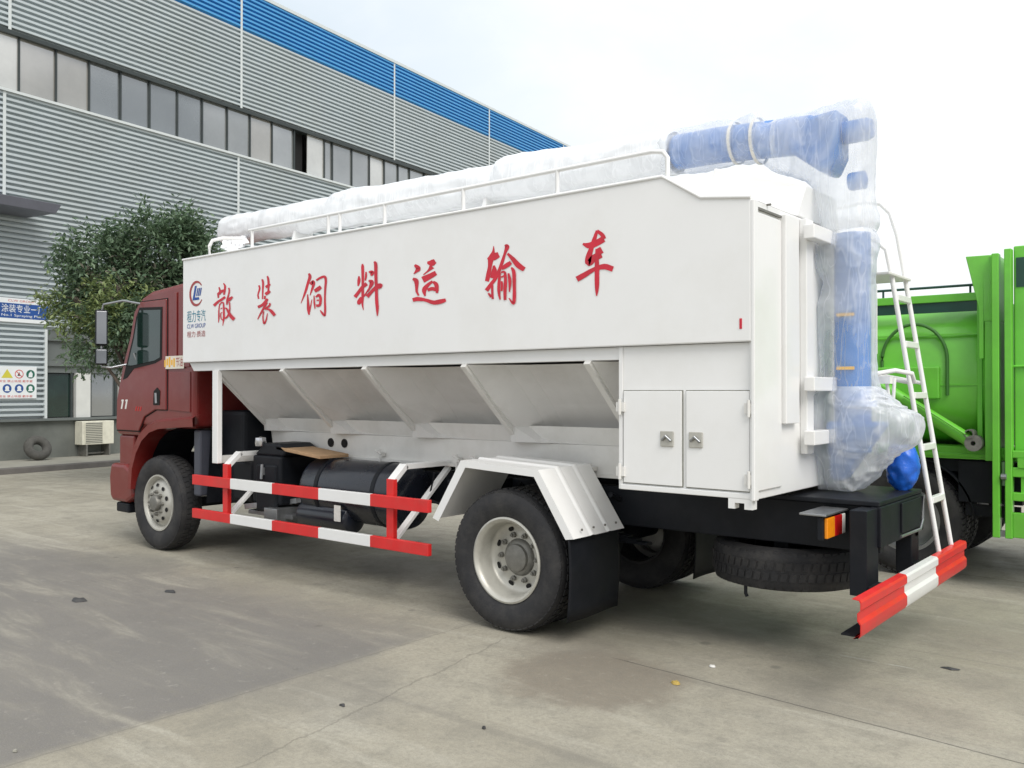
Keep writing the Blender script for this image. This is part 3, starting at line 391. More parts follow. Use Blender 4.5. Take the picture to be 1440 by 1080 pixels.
# ------------------------------------------------------------------ ground
def ground_material():
    m = bpy.data.materials.new('concrete_yard'); m.use_nodes = True
    nt = m.node_tree; L = nt.links.new
    b = nt.nodes['Principled BSDF']
    g = nd(nt, 'ShaderNodeNewGeometry'); sp = nd(nt, 'ShaderNodeSeparateXYZ')
    L(g.outputs['Position'], sp.inputs[0])
    def math_(op, a, c=None, clamp=False):
        n = nd(nt, 'ShaderNodeMath', operation=op); n.use_clamp = clamp
        for i, q in enumerate((a, c)):
            if q is None: continue
            if isinstance(q, (int, float)): n.inputs[i].default_value = q
            else: L(q, n.inputs[i])
        return n.outputs[0]
    def noise_(sc, det=6, ro=.6, dist=0., vec=None):
        n = nd(nt, 'ShaderNodeTexNoise')
        n.inputs['Scale'].default_value = sc; n.inputs['Detail'].default_value = det; n.inputs['Roughness'].default_value = ro
        n.inputs['Distortion'].default_value = dist
        L(vec or g.outputs['Position'], n.inputs['Vector'])
        return n.outputs[0]
    def rng(v, a, c, d, e):
        n = nd(nt, 'ShaderNodeMapRange')
        for i, q in enumerate((a, c, d, e)): n.inputs[i + 1].default_value = q
        n.interpolation_type = 'SMOOTHSTEP'
        L(v, n.inputs[0]); return n.outputs[0]
    def mix(f, a, c):
        n = nd(nt, 'ShaderNodeMix', data_type='RGBA')
        if isinstance(f, (int, float)): n.inputs[0].default_value = f
        else: L(f, n.inputs[0])
        for i, q in ((6, a), (7, c)):
            if isinstance(q, tuple): n.inputs[i].default_value = (*q, 1)
            else: L(q, n.inputs[i])
        return n.outputs[2]
    x, y = sp.outputs[0], sp.outputs[1]
    n_big = noise_(.55, 6, .6); n_mid = noise_(2.6, 8, .68, .4); n_fine = noise_(38, 6, .7); n_wob = noise_(3.5, 5, .7)
    wob = math_('MULTIPLY', math_('SUBTRACT', n_wob, .5), .16)
    # sweeping streaks left by tyres and water, stretched along the yard
    mp = nd(nt, 'ShaderNodeMapping'); mp.inputs['Scale'].default_value = (.35, 2.2, 1); mp.inputs['Rotation'].default_value = (0, 0, .35)
    L(g.outputs['Position'], mp.inputs[0])
    n_str = noise_(1.6, 7, .65, .6, mp.outputs[0])
    c = mix(rng(n_big, .35, .65, 0, 1), (.315, .29, .228), (.395, .368, .296))
    c = mix(rng(n_mid, .42, .7, 0, .65), c, (.225, .212, .175))
    c = mix(rng(n_str, .5, .72, 0, .7), c, (.46, .435, .36))
    # faint tyre tracks along the yard
    mp3 = nd(nt, 'ShaderNodeMapping'); mp3.inputs['Scale'].default_value = (.06, 3.2, 1); mp3.inputs['Rotation'].default_value = (0, 0, -.12)
    L(g.outputs['Position'], mp3.inputs[0])
    n_trk = noise_(1.3, 4, .6, .2, mp3.outputs[0])
    c = mix(rng(n_trk, .56, .7, 0, .35), c, (.17, .16, .14))
    # the older, darker slab left of the joint at x = -0.42
    xs = math_('ADD', x, wob); ys = math_('ADD', y, math_('MULTIPLY', wob, 4.))
    slab = math_('MULTIPLY', rng(xs, -.50, -.36, 1, 0), rng(ys, -.9, .1, 1, 0))
    slab = math_('MULTIPLY', slab, rng(xs, -9, -5.5, 0, 1))
    dk = mix(rng(n_mid, .4, .7, 0, 1), (.172, .164, .155), (.2, .19, .175))
    dk = mix(rng(n_str, .58, .76, 0, .6), dk, (.29, .275, .235))
    c = mix(math_('MULTIPLY', slab, rng(n_str, .45, .72, .92, .45)), c, dk)
    # damp brown stains, and darker patches under and around the truck
    def blob(cx, cy, rx, ry):
        dx = math_('DIVIDE', math_('SUBTRACT', x, cx), rx); dy = math_('DIVIDE', math_('SUBTRACT', y, cy), ry)
        d = math_('SQRT', math_('ADD', math_('MULTIPLY', dx, dx), math_('MULTIPLY', dy, dy)))
        d = math_('ADD', d, math_('MULTIPLY', math_('SUBTRACT', n_wob, .5), .9))
        return rng(d, .62, 1.05, 1, 0)
    for (cx, cy, rx, ry, a, col) in ((.92, -.42, .66, .6, .72, (.195, .165, .128)), (.55, -.05, .5, .4, .4, (.2, .175, .14)), (-.9, -1.5, 1.6, .7, .35, (.17, .165, .155)), (2.6, -1.0, .5, .4, .3, (.24, .225, .18)), (2.3, .2, .7, .35, .3, (.22, .2, .165)),
                                     (-1.6, 1.2, 1.8, .6, .55, (.17, .16, .145)), (.6, 1.2, 1.3, .6, .55, (.17, .16, .14)), (2.4, 2.0, .8, .6, .35, (.2, .185, .155)), (-4.6, -.4, .9, .5, .4, (.17, .165, .15)), (3.1, .9, .6, .5, .3, (.24, .22, .18))):
        c = mix(math_('MULTIPLY', blob(cx, cy, rx, ry), a), c, col)
    # small spots
    v = nd(nt, 'ShaderNodeTexVoronoi'); v.inputs['Scale'].default_value = 1.7
    L(g.outputs['Position'], v.inputs['Vector'])
    sd = math_('ADD', v.outputs['Distance'], math_('MULTIPLY', n_mid, .12))
    c = mix(math_('MULTIPLY', rng(sd, .085, .14, 1, 0), .55), c, (.11, .105, .095))
    # slab joints
    jw = math_('MULTIPLY', math_('SUBTRACT', n_wob, .5), .03)
    def joint(co, pos, per, w):
        t = math_('ADD', math_('SUBTRACT', co, pos - per * 40), jw)
        t = math_('MODULO', t, per)
        t = math_('MINIMUM', t, math_('SUBTRACT', per, t))
        return rng(t, w * .5, w * 1.6, 1, 0)
    j1 = joint(x, -.425, 5.2, .006)
    j2 = math_('MULTIPLY', joint(math_('ADD', y, math_('MULTIPLY', x, .075)), .06, 4.3, .006), rng(x, .75, .95, 0, 1))
    jj = math_('MAXIMUM', math_('MULTIPLY', j1, .35), j2)
    crack = math_('ADD', math_('SUBTRACT', x, math_('MULTIPLY', y, -.166)), wob)
    crack = rng(math_('ABSOLUTE', math_('SUBTRACT', crack, .0)), .004, .012, 1, 0)
    crack = math_('MULTIPLY', crack, math_('MULTIPLY', rng(y, -3.2, -2.9, 0, 1), rng(y, -.2, .1, 1, 0)))
    jj = math_('MAXIMUM', jj, math_('MULTIPLY', crack, .4))
    c = mix(math_('MULTIPLY', jj, .75), c, (.07, .065, .055))
    # scraped white line
    ln = math_('MULTIPLY', rng(math_('ABSOLUTE', math_('SUBTRACT', y, .97)), .008, .016, 1, 0), math_('MULTIPLY', rng(x, 1.85, 1.95, 0, 1), rng(x, 2.3, 2.4, 1, 0)))
    ln = math_('MULTIPLY', ln, rng(n_mid, .45, .55, 0, 1))
    c = mix(math_('MULTIPLY', ln, .5), c, (.55, .54, .48))
    n_grit = noise_(150, 3, .6); n_med = noise_(11, 7, .72, .3)
    c = mix(rng(n_med, .5, .74, 0, .5), c, (.2, .19, .158))
    c = mix(rng(n_med, .28, .42, .4, 0), c, (.46, .44, .375))
    c = mix(rng(n_fine, .35, .7, 0, .4), c, (.2, .19, .16))
    c = mix(rng(n_grit, .56, .7, 0, .5), c, (.12, .115, .1))
    c = mix(rng(n_grit, .3, .42, .35, 0), c, (.5, .48, .42))
    L(c, b.inputs['Base Color'])
    L(rng(n_mid, .3, .7, .62, .9), b.inputs['Roughness'])
    b.inputs['Specular IOR Level'].default_value = .3
    bp = nd(nt, 'ShaderNodeBump'); bp.inputs['Strength'].default_value = .4; bp.inputs['Distance'].default_value = .008
    L(math_('SUBTRACT', math_('ADD', n_fine, n_mid), jj), bp.inputs['Height'])
    L(bp.outputs[0], b.inputs['Normal'])
    return m
M['yard'] = ground_material()
g = MB(); g.add([(-300, -300, 0), (300, -300, 0), (300, 300, 0), (-300, 300, 0)], [(0, 1, 2, 3)])
tag(g.build('ground', 'yard'), 'wide grey beige concrete yard with stains and slab joints', 'ground', kind='structure')

# ------------------------------------------------------------------ factory
BA = R(6.7)
DV = Vector((-math.sin(BA), math.cos(BA), 0)); NV = Vector((math.cos(BA), math.sin(BA), 0))
P0 = Vector((-17.835, 5.004, 0))
def WP(s, o, z):
    return P0 + DV * s + NV * o + Vector((0, 0, z))
S0, S1 = -9., 40.
factory = thing('factory_building', P0 + DV * 8 - NV * 8, 'long grey corrugated factory with a blue top band and one high window strip', 'factory')

def clad(mb, s0, s1, z0, z1, o=0., pitch=.125):
    n = max(1, round((z1 - z0) / pitch)); p = (z1 - z0) / n
    prof = []
    for i in range(n):
        z = z0 + i * p
        prof += [(o - .055, z), (o - .06, z + p * .46), (o + .04, z + p * .52), (o + .04, z + p * .95)]
    prof.append((o - .055, z1))
    mb.grid([[WP(s, a, z) for a, z in prof] for s in (s0, s1)])
    return mb
def wbox(mb, s0, s1, o0, o1, z0, z1):
    return mb.hexa([WP(s0, o0, z0), WP(s1, o0, z0), WP(s1, o1, z0), WP(s0, o1, z0), WP(s0, o0, z1), WP(s1, o0, z1), WP(s1, o1, z1), WP(s0, o1, z1)])

mb = MB(); clad(mb, S0, S1, 3.15, 8.5); mb.build('wall', 'grey', factory)
mb = MB(); clad(mb, S0, -.66, 1.06, 3.15); mb.build('wall', 'grey', factory)
mb = MB(); clad(mb, S0, S1, 9.93, 12.23); mb.build('wall', 'grey', factory)
mb = MB(); clad(mb, S0, S1, 12.24, 13.4, .004); mb.build('wall_band', 'bluewall', factory).__setitem__('label', 'blue corrugated top band')
mb = MB(); wbox(mb, S0 - .1, S1 + .1, -.3, .07, 13.4, 13.5); mb.build('roof_edge', 'trim', factory)
mb = MB(); wbox(mb, S0, S1, -16, -.3, 13.3, 13.45); wbox(mb, S0, S1, -16.3, -16, 0, 13.4); wbox(mb, S1 - .3, S1, -16, -.05, 0, 13.3); wbox(mb, S0, S0 + .3, -16, -.05, 0, 13.3)
mb.build('roof', 'roof', factory)
mb = MB(); wbox(mb, S0, S1, -.3, -.05, 0, 1.0); mb.build('plinth', 'plinth', factory)
mb = MB(); wbox(mb, S0, S1, -.3, .06, 1.0, 1.06); mb.build('ledge', 'lintel', factory)
mb = MB(); wbox(mb, -.64, S1, -.3, -.12, 2.14, 3.15); wbox(mb, -.64, S1, -.119, -.06, 2.3, 2.42); wbox(mb, -.64, S1, -.119, -.04, 2.9, 3.15); mb.build('lintel_panel', 'lintel', factory)
mb = MB(); wbox(mb, -.68, -.62, -.3, .05, 1.06, 3.15); mb.build('corner_trim', 'trim', factory)
# upper strip of windows
mb = MB(); wbox(mb, S0, S1, -.25, .05, 9.84, 9.93); mb.build('window_head', 'sill', factory)
mb = MB(); wbox(mb, S0, S1, -.25, .09, 8.5, 8.56); mb.build('window_sill', 'trim', factory)
marks = [-1.27 - .85 * 9 + .85 * i for i in range(9)] + [-1.27, -.39, .45, 1.3, 2.14, 2.99, 3.8, 4.66, 5.49, 6.34, 7.24, 7.8, 8.55, 8.92, 9.84, 10.72, 11.5, 12.25, 12.9]
s_ = 12.9
while s_ < S1 - .95:
    s_ += .87; marks.append(s_)
tone = {-1: 3, 0: 2}
for i in range(len(marks) - 1):
    a, b_ = marks[i], marks[i + 1]
    if abs(a - 7.24) < .01: 
        mb = MB(); wbox(mb, a + .02, b_ - .02, -.3, -.25, 8.56, 9.84)
        w = mb.build('window', 'hole', factory); w['label'] = 'open black window gap'
        continue
    tl = random.uniform(-.006, .006); tz = random.uniform(-.008, .008)
    rel = i - marks.index(-1.27)
    pm = PANES[2] if rel in (0, 1) else (PANES[1] if rel in (2, 3, 4, 5) else (PANES[3] if abs(a - 7.8) < .01 or abs(a - 10.72) < .01 else random.choice((PANES[0], PANES[0], PANES[2]))))
    if rel == -1: pm = PANES[3]
    mb = MB()
    mb.hexa([WP(a + .02, -.1 + tl, 8.56), WP(b_ - .02, -.1 - tl, 8.56), WP(b_ - .02, -.07 - tl, 8.56), WP(a + .02, -.07 + tl, 8.56),
             WP(a + .02, -.1 + tl + tz, 9.84), WP(b_ - .02, -.1 - tl + tz, 9.84), WP(b_ - .02, -.07 - tl + tz, 9.84), WP(a + .02, -.07 + tl + tz, 9.84)])
    w = mb.build('window', pm, factory)
    mb = MB(); wbox(mb, b_ - .02, b_ + .02, -.12, -.02, 8.56, 9.84); mb.build('frame', 'sill', w)
for s_, z0, z1 in [(-1.63, 6.0, 8.5), (-1.52, 9.93, 12.22), (5.0, 3.2, 8.5), (5.1, 9.93, 13.39), (11.95, 3.2, 8.5), (11.95, 9.93, 13.39), (18.0, 9.93, 13.39), (24.3, 9.93, 13.39), (30.5, 9.93, 13.39)]:
    mb = MB(); wbox(mb, s_ - .035, s_ + .035, .03, .052, z0, z1); mb.build('seam_trim', 'trim', factory, bevel=.006)
# ground-floor windows behind the tree
sl = -.6
k = 0
while sl < 30:
    mb = MB(); wbox(mb, sl + .03, sl + .66, -.22, -.18, 1.08, 2.12); w = mb.build('window', PANES[1] if k else 'glass', factory)
    
    for q0, q1 in ((sl, sl + .03), (sl + .66, sl + .72)):
        mb = MB(); wbox(mb, q0, q1, -.24, -.13, 1.06, 2.14); mb.build('frame', 'sill', w)
    mb = MB(); wbox(mb, sl + .76, sl + 1.13, -.26, -.06, 1.06, 2.14); mb.build('pillar', 'pillar', factory)
    sl += 1.17 if k == 0 else 2.2; k += 1
# canopy over the entrance at the left
cn = MB()
cn.hexa([WP(-7, .02, 5.66), WP(-1.12, .02, 5.7), WP(-.98, 1.0, 5.72), WP(-7, 1.0, 5.72), WP(-7, .02, 5.98), WP(-1.12, .02, 5.98), WP(-.88, 1.06, 5.93), WP(-7, 1.06, 5.93)])
co = cn.build('canopy', 'canopy', factory, bevel=.01)
co['label'] = 'grey steel entrance canopy'

# signs on the wall
def wallfn(s, z, o):
    return lambda u, v: WP(s + u, o, z + v)
sg = thing('sign_board', WP(-1.5, .06, 3.27), 'blue and white workshop name board on the grey corrugated wall', 'sign')
mb = MB(); wbox(mb, -2.95, -.62, .045, .08, 3.27, 3.82); mb.build('panel', 'signwhite', sg, bevel=.004)
mb = MB(); wbox(mb, -2.94, -.63, .0805, .083, 3.36, 3.7); mb.build('blue_field', 'signblue', sg)
mb = MB(); put_text(mb, '涂装专业一厂', .98, .185, wallfn(-1.7, 3.49, .0855)); put_text(mb, 'No.1 Spraying Plant', .98, .07, wallfn(-1.7, 3.385, .0855)); mb.build('lettering', 'signwhite', sg)
mb = MB(); put_text(mb, 'CLW GROUP', .6, .05, wallfn(-1.55, 3.735, .0825)); mb.build('lettering', 'signred', sg)

sf = thing('safety_sign', WP(-1.3, .06, 1.53), 'white safety notice with pictograms in two rows on the corrugated wall', 'sign')
mb = MB(); wbox(mb, -1.98, -.885, .045, .07, 1.53, 2.26); mb.build('panel', 'signwhite', sf, bevel=.004)
def wdisc(mb, s, z, r, o, seg=20, r0=0):
    if not r0:
        mb.add([WP(s + r * math.cos(2 * PI * k / seg), o, z + r * math.sin(2 * PI * k / seg)) for k in range(seg)], [list(range(seg))])
    else:
        mb.add([WP(s + q * math.cos(2 * PI * k / seg), o, z + q * math.sin(2 * PI * k / seg)) for q in (r0, r) for k in range(seg)], [(k, (k + 1) % seg, seg + (k + 1) % seg, seg + k) for k in range(seg)])
def wpoly(mb, pts, o):
    mb.add([WP(a, o, z) for a, z in pts], [list(range(len(pts)))])
cols = [-1.81, -1.575, -1.275, -1.03]
cols = [-1.82, -1.56, -1.29, -1.03]
mb = MB(); wpoly(mb, [(-1.69, 2.0), (-1.43, 2.0), (-1.56, 2.2)], .0725); mb.build('warning_triangle', 'signyellow', sf)
mb = MB(); wdisc(mb, -1.82, 2.09, .1, .0725); mb.build('pictogram', 'signblue', sf)
mb = MB(); wdisc(mb, -1.29, 2.09, .1, .0725, r0=.082); mb.beam(WP(-1.35, .0735, 2.15), WP(-1.23, .0735, 2.03), .002, .016); mb.build('prohibition_ring', 'signred', sf)
mb = MB(); wpoly(mb, [(-1.33, 2.05), (-1.26, 2.05), (-1.29, 2.14)], .0722); mb.build('pictogram', 'hole', sf)
mb = MB(); wdisc(mb, -1.03, 2.09, .1, .0725); mb.build('pictogram', 'signgreen', sf)
mb = MB(); wpoly(mb, [(-1.08, 2.02), (-.99, 2.02), (-.98, 2.1), (-1.02, 2.16), (-1.07, 2.11)], .0745); mb.build('glove_mark', 'signwhite', sf)
for c_, mm in ((-1.82, 'signblue'), (-1.56, 'signblue'), (-1.29, 'signblue'), (-1.03, 'signgreen')):
    mb = MB(); wdisc(mb, c_, 1.76, .1, .0725); p_ = mb.build('pictogram', mm, sf)
    mb = MB(); wdisc(mb, c_, 1.775, .045, .0745); wpoly(mb, [(c_ - .06, 1.70), (c_ + .06, 1.70), (c_ + .035, 1.745), (c_ - .035, 1.745)], .0755); mb.build('symbol', 'signwhite', p_)
mb = MB()
for z in (1.9, 1.555):
    put_text(mb, '注意安全 禁止吸烟 戴手套', .92, .055, wallfn(-1.9, z, .0728))
mb.build('lettering', 'signred', sf)

# air conditioner
ac = thing('air_conditioner', WP(.5, .15, .4), 'cream outdoor air conditioner unit under the pale pillar against the factory plinth', 'air conditioner')
mb = MB(); wbox(mb, .1, .93, -.02, .3, .4, .97); mb.build('casing', 'cream', ac, bevel=.012)
mb = MB(); wbox(mb, .17, .62, .302, .31, .44, .93)
gr = mb.build('grille', 'grille', ac)
mb = MB()
for i in range(11): wbox(mb, .18, .61, .311, .316, .455 + i * .043, .467 + i * .043)
for q in (.17, .62): wbox(mb, q - .006, q + .006, .311, .318, .44, .93)
mb.build('slats', 'cream', gr)
mb = MB(); wbox(mb, .2, .24, -.03, .3, .12, .4); wbox(mb, .8, .84, -.03, .3, .12, .4); wbox(mb, .18, .86, .05, .1, .16, .2); mb.build('stand', 'hub', ac)

# apron and kerb
mb = MB(); wbox(mb, S0, S1, -.05, 1.9, -.05, .118); tag(mb.build('pavement', 'apron'), 'raised concrete strip along the foot of the factory', 'pavement', kind='structure')
mb = MB(); wbox(mb, S0, S1, 1.9, 2.1, -.05, .124); tag(mb.build('kerb', 'kerb', bevel=.02), 'dark concrete kerb edging the factory strip', 'kerb', kind='structure')
# dusty tyre dumped against the plinth
def torus_rows(c, Rm, rm, ax, n=36, k=14, wob=.0):
    pass
ot = MB()
prof = []
for i in range(16):
    t = 2 * PI * i / 16
    prof.append((.2 + .1 * math.cos(t), .11 * math.sin(t)))
ot.lathe(prof, (0, 0, 0), 'x', 36, closed=True)
rot = Matrix.Rotation(R(-28), 4, 'Y')
Tc = WP(-1.05, .42, .118 + .3)
ot.xform(lambda v: rot @ v + Tc)
dz = .12 - min(v[2] for v in ot.v)
ot.xform(lambda v: v + Vector((0, 0, dz)))
tag(ot.build('old_tyre', mat('dusty_rubber', (.085, .083, .075), .9, var=.35, vscale=8, bump=.4), smooth=60, loc=WP(-1.05, .42, .12)), 'dusty grey tyre dumped against the factory plinth', 'tyre')

# ------------------------------------------------------------------ trees
def make_tree(name, base, h, crown, leaves, label, seed, group, leafsize):
    rnd = random.Random(seed)
    t = thing(name, base, label, 'tree', group)
    mb = MB()
    b = Vector(base)
    top = b + Vector((.1, .1, h * .45))
    mb.tube([b - Vector((0, 0, .05)), b + Vector((.03, 0, h * .2)), b + Vector((.0, .06, h * .35)), top], .1, 10, rr=[.1, .08, .07, .06])
    tips = []
    for (c, r) in crown:
        c = Vector(c)
        st = b + (top - b) * rnd.uniform(.55, 1.)
        md = (st + c) / 2 + Vector((rnd.uniform(-.1, .1), rnd.uniform(-.1, .1), .12))
        mb.tube([st, md, c], .03, 7, rr=[.045, .03, .012])
        tips.append((c, md))
        for q in range(3):
            e = c + Vector((rnd.uniform(-1, 1) * r[0], rnd.uniform(-1, 1) * r[1], rnd.uniform(-.6, .8) * r[2])) * .75
            mb.tube([md * .4 + c * .6, (c + e) / 2, e], .01, 5, rr=[.018, .012, .005])
    mb.build('trunk', 'bark', t, smooth=60)
    for (mname, share, sel) in leaves:
        vs = []; fs = []
        for ci in sel:
            c, r = crown[ci]
            c = Vector(c)
            n = int(share * r[0] * r[1] * r[2] ** .5 * 1000)
            # twigs carrying small sprays of leaves
            for _ in range(n // 9):
                d = Vector((rnd.gauss(0, 1), rnd.gauss(0, 1), rnd.gauss(0, 1))).normalized() * (rnd.random() ** .42)
                p = c + Vector((d.x * r[0], d.y * r[1], d.z * r[2]))
                if noise.noise(p * 2.0 + Vector((seed, 0, 0))) < .0: continue
                out = Vector((d.x, d.y, d.z * .6 + .1)).normalized() if d.length > .01 else Vector((0, 0, 1))
                tw = (out + Vector((rnd.gauss(0, .5), rnd.gauss(0, .5), rnd.gauss(-.1, .4)))).normalized()
                for i in range(9):
                    q = p + tw * (i * leafsize * .42) + Vector((rnd.gauss(0, 1), rnd.gauss(0, 1), rnd.gauss(0, 1))) * leafsize * .35
                    ax = (tw * .5 + Vector((rnd.gauss(0, .7), rnd.gauss(0, .7), rnd.gauss(-.25, .5)))).normalized()
                    sd = ax.cross(Vector((rnd.gauss(0, .4), rnd.gauss(0, .4), 1))).normalized()
                    L_ = leafsize * rnd.uniform(.5, 1.35); W_ = L_ * .21
                    nn = sd.cross(ax) * L_ * .07
                    k = len(vs)
                    vs += [q, q + ax * L_ * .5 + sd * W_ + nn, q + ax * L_, q + ax * L_ * .5 - sd * W_ + nn]
                    fs.append((k, k + 1, k + 2, k + 3))
        m2 = MB(); m2.v = [tuple(v) for v in vs]; m2.f = fs; m2.mi = [0] * len(fs)
        m2.build('crown', mname, t, fixn=False)
    return t
# dark broad-leaved tree behind the cab
cr = [((-12.35, 3.2, 4.0), (.75, .75, .6)), ((-11.6, 3.75, 4.35), (.65, .65, .65)), ((-11.2, 4.15, 4.0), (.7, .6, .7)), ((-11.95, 3.5, 4.6), (.3, .3, .3)), ((-11.3, 4.05, 4.72), (.34, .34, .26)),
      ((-11.8, 3.6, 3.4), (.9, .9, .6)), ((-12.6, 3.0, 3.45), (.6, .6, .5)), ((-11.0, 4.3, 3.3), (.8, .7, .6)), ((-12.3, 3.2, 2.8), (.5, .5, .35)), ((-11.5, 3.9, 2.7), (.6, .6, .45)), ((-11.75, 3.6, 2.25), (.4, .4, .4))]
make_tree('tree', (-11.2, 3.9, 0), 4.9, cr, [('leafdark', 27, [0, 1, 2, 3, 4, 5, 6, 7, 8, 9, 10]), ('leafbrown', 14, [5])], 'taller dark green broad leaved tree behind the maroon cab', 3, 'trees in front of the factory', .115)
cr2 = [((-12.15, 2.25, 3.35), (.42, .45, .18)), ((-11.75, 2.6, 3.2), (.5, .5, .2)), ((-11.35, 2.6, 3.5), (.42, .42, .17)), ((-12.1, 2.3, 3.02), (.36, .36, .17)), ((-11.65, 2.5, 2.8), (.42, .42, .24)), ((-11.5, 2.55, 3.0), (.36, .36, .2)), ((-11.85, 2.4, 2.45), (.3, .3, .28)), ((-11.05, 2.85, 2.9), (.4, .4, .3)), ((-10.9, 3.0, 2.3), (.3, .3, .3))]
cr2 = [((c[0] + .22, c[1] + .18, c[2]), r) for c, r in cr2]
make_tree('tree', (-10.9, 3.0, 0), 4.2, cr2, [('leaflight', 34, [0, 1, 2, 3, 5]), ('leafdark', 40, [4, 6, 7, 8])], 'shorter yellow green tree with flat layered branches left of the taller dark tree', 11, 'trees in front of the factory', .1)

# ------------------------------------------------------------------ feed truck
T = thing('feed_truck', (-1.2, 1.17, 0), 'white bulk feed truck with red Chinese lettering and a maroon cab parked on the concrete', 'truck')
W = 2.34  # body width, near side y = 0, far side y = W

# --- body
mb = MB()
side = [(-4.29, 1.985), (1.755, 1.985), (1.755, 2.815), (1.44, 2.855), (1.19, 3.02), (-4.29, 3.02)]
mb.prism(side, 0, .02, 'y'); mb.prism(side, W - .02, W, 'y')
mb.box(-4.29, -4.27, .02, W - .02, 1.985, 3.02)
body = mb.build('tank_body', 'white', T, bevel=.008)
# pitched roof and rear slope
mb = MB()
prof = [(0.02, 3.0), (.6, 3.13), (W - .6, 3.13), (W - .02, 3.0)]
mb.grid([[(x, y, z) for y, z in prof] for x in (-4.285, 1.18)])
mb.grid([[(1.18, y, z) for y, z in prof], [(1.44, .02, 2.85), (1.5, .6, 2.86), (1.5, W - .6, 2.86), (1.44, W - .02, 2.85)]])
mb.add([(1.44, .02, 2.85), (1.5, .6, 2.86), (1.5, W - .6, 2.86), (1.44, W - .02, 2.85), (1.753, W - .02, 2.81), (1.753, .02, 2.81)], [range(6)])
mb.build('roof', 'white', T)
# rolled top edge
mb = MB(); mb.tube([(-4.29, .0, 3.02), (1.18, .0, 3.02), (1.44, .0, 2.855), (1.755, .0, 2.815)], .012, 8); mb.build('edge_bead', 'white', T, smooth=50)
# lower flange, set in under the side sheet
for y0, y1 in ((.045, .1), (W - .1, W - .045)):
    mb = MB(); mb.prism([(-4.16, 1.90), (.86, 1.90), (.86, 1.985), (-4.24, 1.985)], y0, y1, 'y'); mb.build('flange', 'white', T, bevel=.004)
mb = MB(); mb.box(-4.1, 1.7, .09, W - .09, 1.93, 1.96); mb.build('floor_plate', 'hopper', T)
# --- rear face
mb = MB()
mb.box(1.735, 1.753, .02, W - .02, 1.07, 2.81)
mb.box(1.753, 1.775, .0, .06, 1.07, 2.80)
mb.box(1.753, 1.79, .43, .64, 1.5, 2.78)
mb.box(1.753, 1.79, W - .64, W - .43, 1.5, 2.78)
mb.box(1.753, 1.765, .07, .42, 1.12, 2.74)
mb.build('rear_panel', 'white', T, bevel=.005)
mb = MB(); mb.box(1.754, 1.768, .03, .42, 2.755, 2.768); mb.box(1.753, 1.78, .225, .235, 2.8, 2.812); mb.build('panel_slot', 'hub', T)
mb = MB(); mb.box(1.753, 1.80, .74, .86, 1.3, 2.8); mb.box(1.753, 1.80, 1.44, 1.56, 1.3, 2.8); mb.build('mount_channel', 'white', T, bevel=.006)
for z in (2.66, 1.70, 1.36):
    mb = MB(); mb.box(1.80, 1.87, .68, 1.6, z, z + .09); mb.build('auger_bracket', 'white', T, bevel=.006)
# auger support saddle on the rear roof
mb = MB(); mb.hexa([(1.16, .66, 3.05), (1.72, .78, 2.83), (1.72, 1.6, 2.83), (1.16, 1.7, 3.05), (1.2, .66, 3.2), (1.74, .9, 3.05), (1.74, 1.45, 3.05), (1.2, 1.65, 3.2)])
mb.build('auger_support', 'white', T, bevel=.01)

# --- hopper
def hy(z): return .07 + (1.9 - z) / (1.9 - 1.27) * .68
mb = MB()
xs = [-3.75, -2.7, -1.6, -.5, .6, .86]
def fold(mbx, far=False):
    pts = []; start = len(mbx.f)
    for x in xs[:-1]:
        pts += [(x - .08, .0), (x - .012, .335), (x + .04, .34), (x + .22, .12), (x + .34, .03), (x + .6, .0)]
    pts = [(x, d) for x, d in pts if x < .86] + [(.86, .06)]
    rows = []
    for z in (1.895, 1.6, 1.42, 1.30):
        k = 1. if z > 1.5 else (.8 if z > 1.4 else .25)
        row = []
        for x, d in pts:
            y = hy(z) + .30 - d * k - (1 - k) * .16
            if z < 1.35: y = .70 - d * .3
            row.append((x, y if not far else W - y, z))
        rows.append(row)
    rows.append([(x, (.71 if not far else W - .71), 1.29) for x, d in pts])
    mbx.grid(rows)

fold(mb); fold(mb, True)
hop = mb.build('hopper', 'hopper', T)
for x in xs[:-1]:
    for far in (0, 1):
        f = (lambda y: W - y) if far else (lambda y: y)
        mb = MB(); mb.beam((x, f(hy(1.9) - .035), 1.895), (x, f(hy(1.31) - .03), 1.31), .05, .045, up=(0, -1, -1)); mb.build('hopper_rib', 'whitedull', hop, bevel=.004)
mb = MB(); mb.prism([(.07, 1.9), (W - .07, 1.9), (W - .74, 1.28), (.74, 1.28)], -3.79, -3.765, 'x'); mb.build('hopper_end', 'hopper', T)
# steeper lower band and trough
mb = MB()
for far in (0, 1):
    f = (lambda y: W - y) if far else (lambda y: y)
    mb.grid([[(x, f(y), z) for y, z in ((.66, 1.43), (.705, 1.3), (.712, 1.08), (.76, 1.075))] for x in (-3.76, .86)])
mb.add([(-3.76, .66, 1.43), (-3.76, .712, 1.08), (-3.76, W - .712, 1.08), (-3.76, W - .66, 1.43)], [(0, 1, 2, 3)])
mb.add([(-3.76, .74, 1.078), (.86, .74, 1.078), (.86, W - .74, 1.078), (-3.76, W - .74, 1.078)], [(0, 1, 2, 3)])
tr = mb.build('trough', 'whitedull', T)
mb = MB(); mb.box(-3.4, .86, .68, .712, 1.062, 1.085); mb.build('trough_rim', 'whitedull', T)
for x in (-2.84, -2.64):
    mb = MB(); mb.disc((x, .703, 1.205), .036, 'y', 20); mb.lathe([(.036, .002), (.042, -.004), (.042, .008)], (x, .703, 1.205), 'y', 20); p = mb.build('pipe_outlet', 'hole', T)
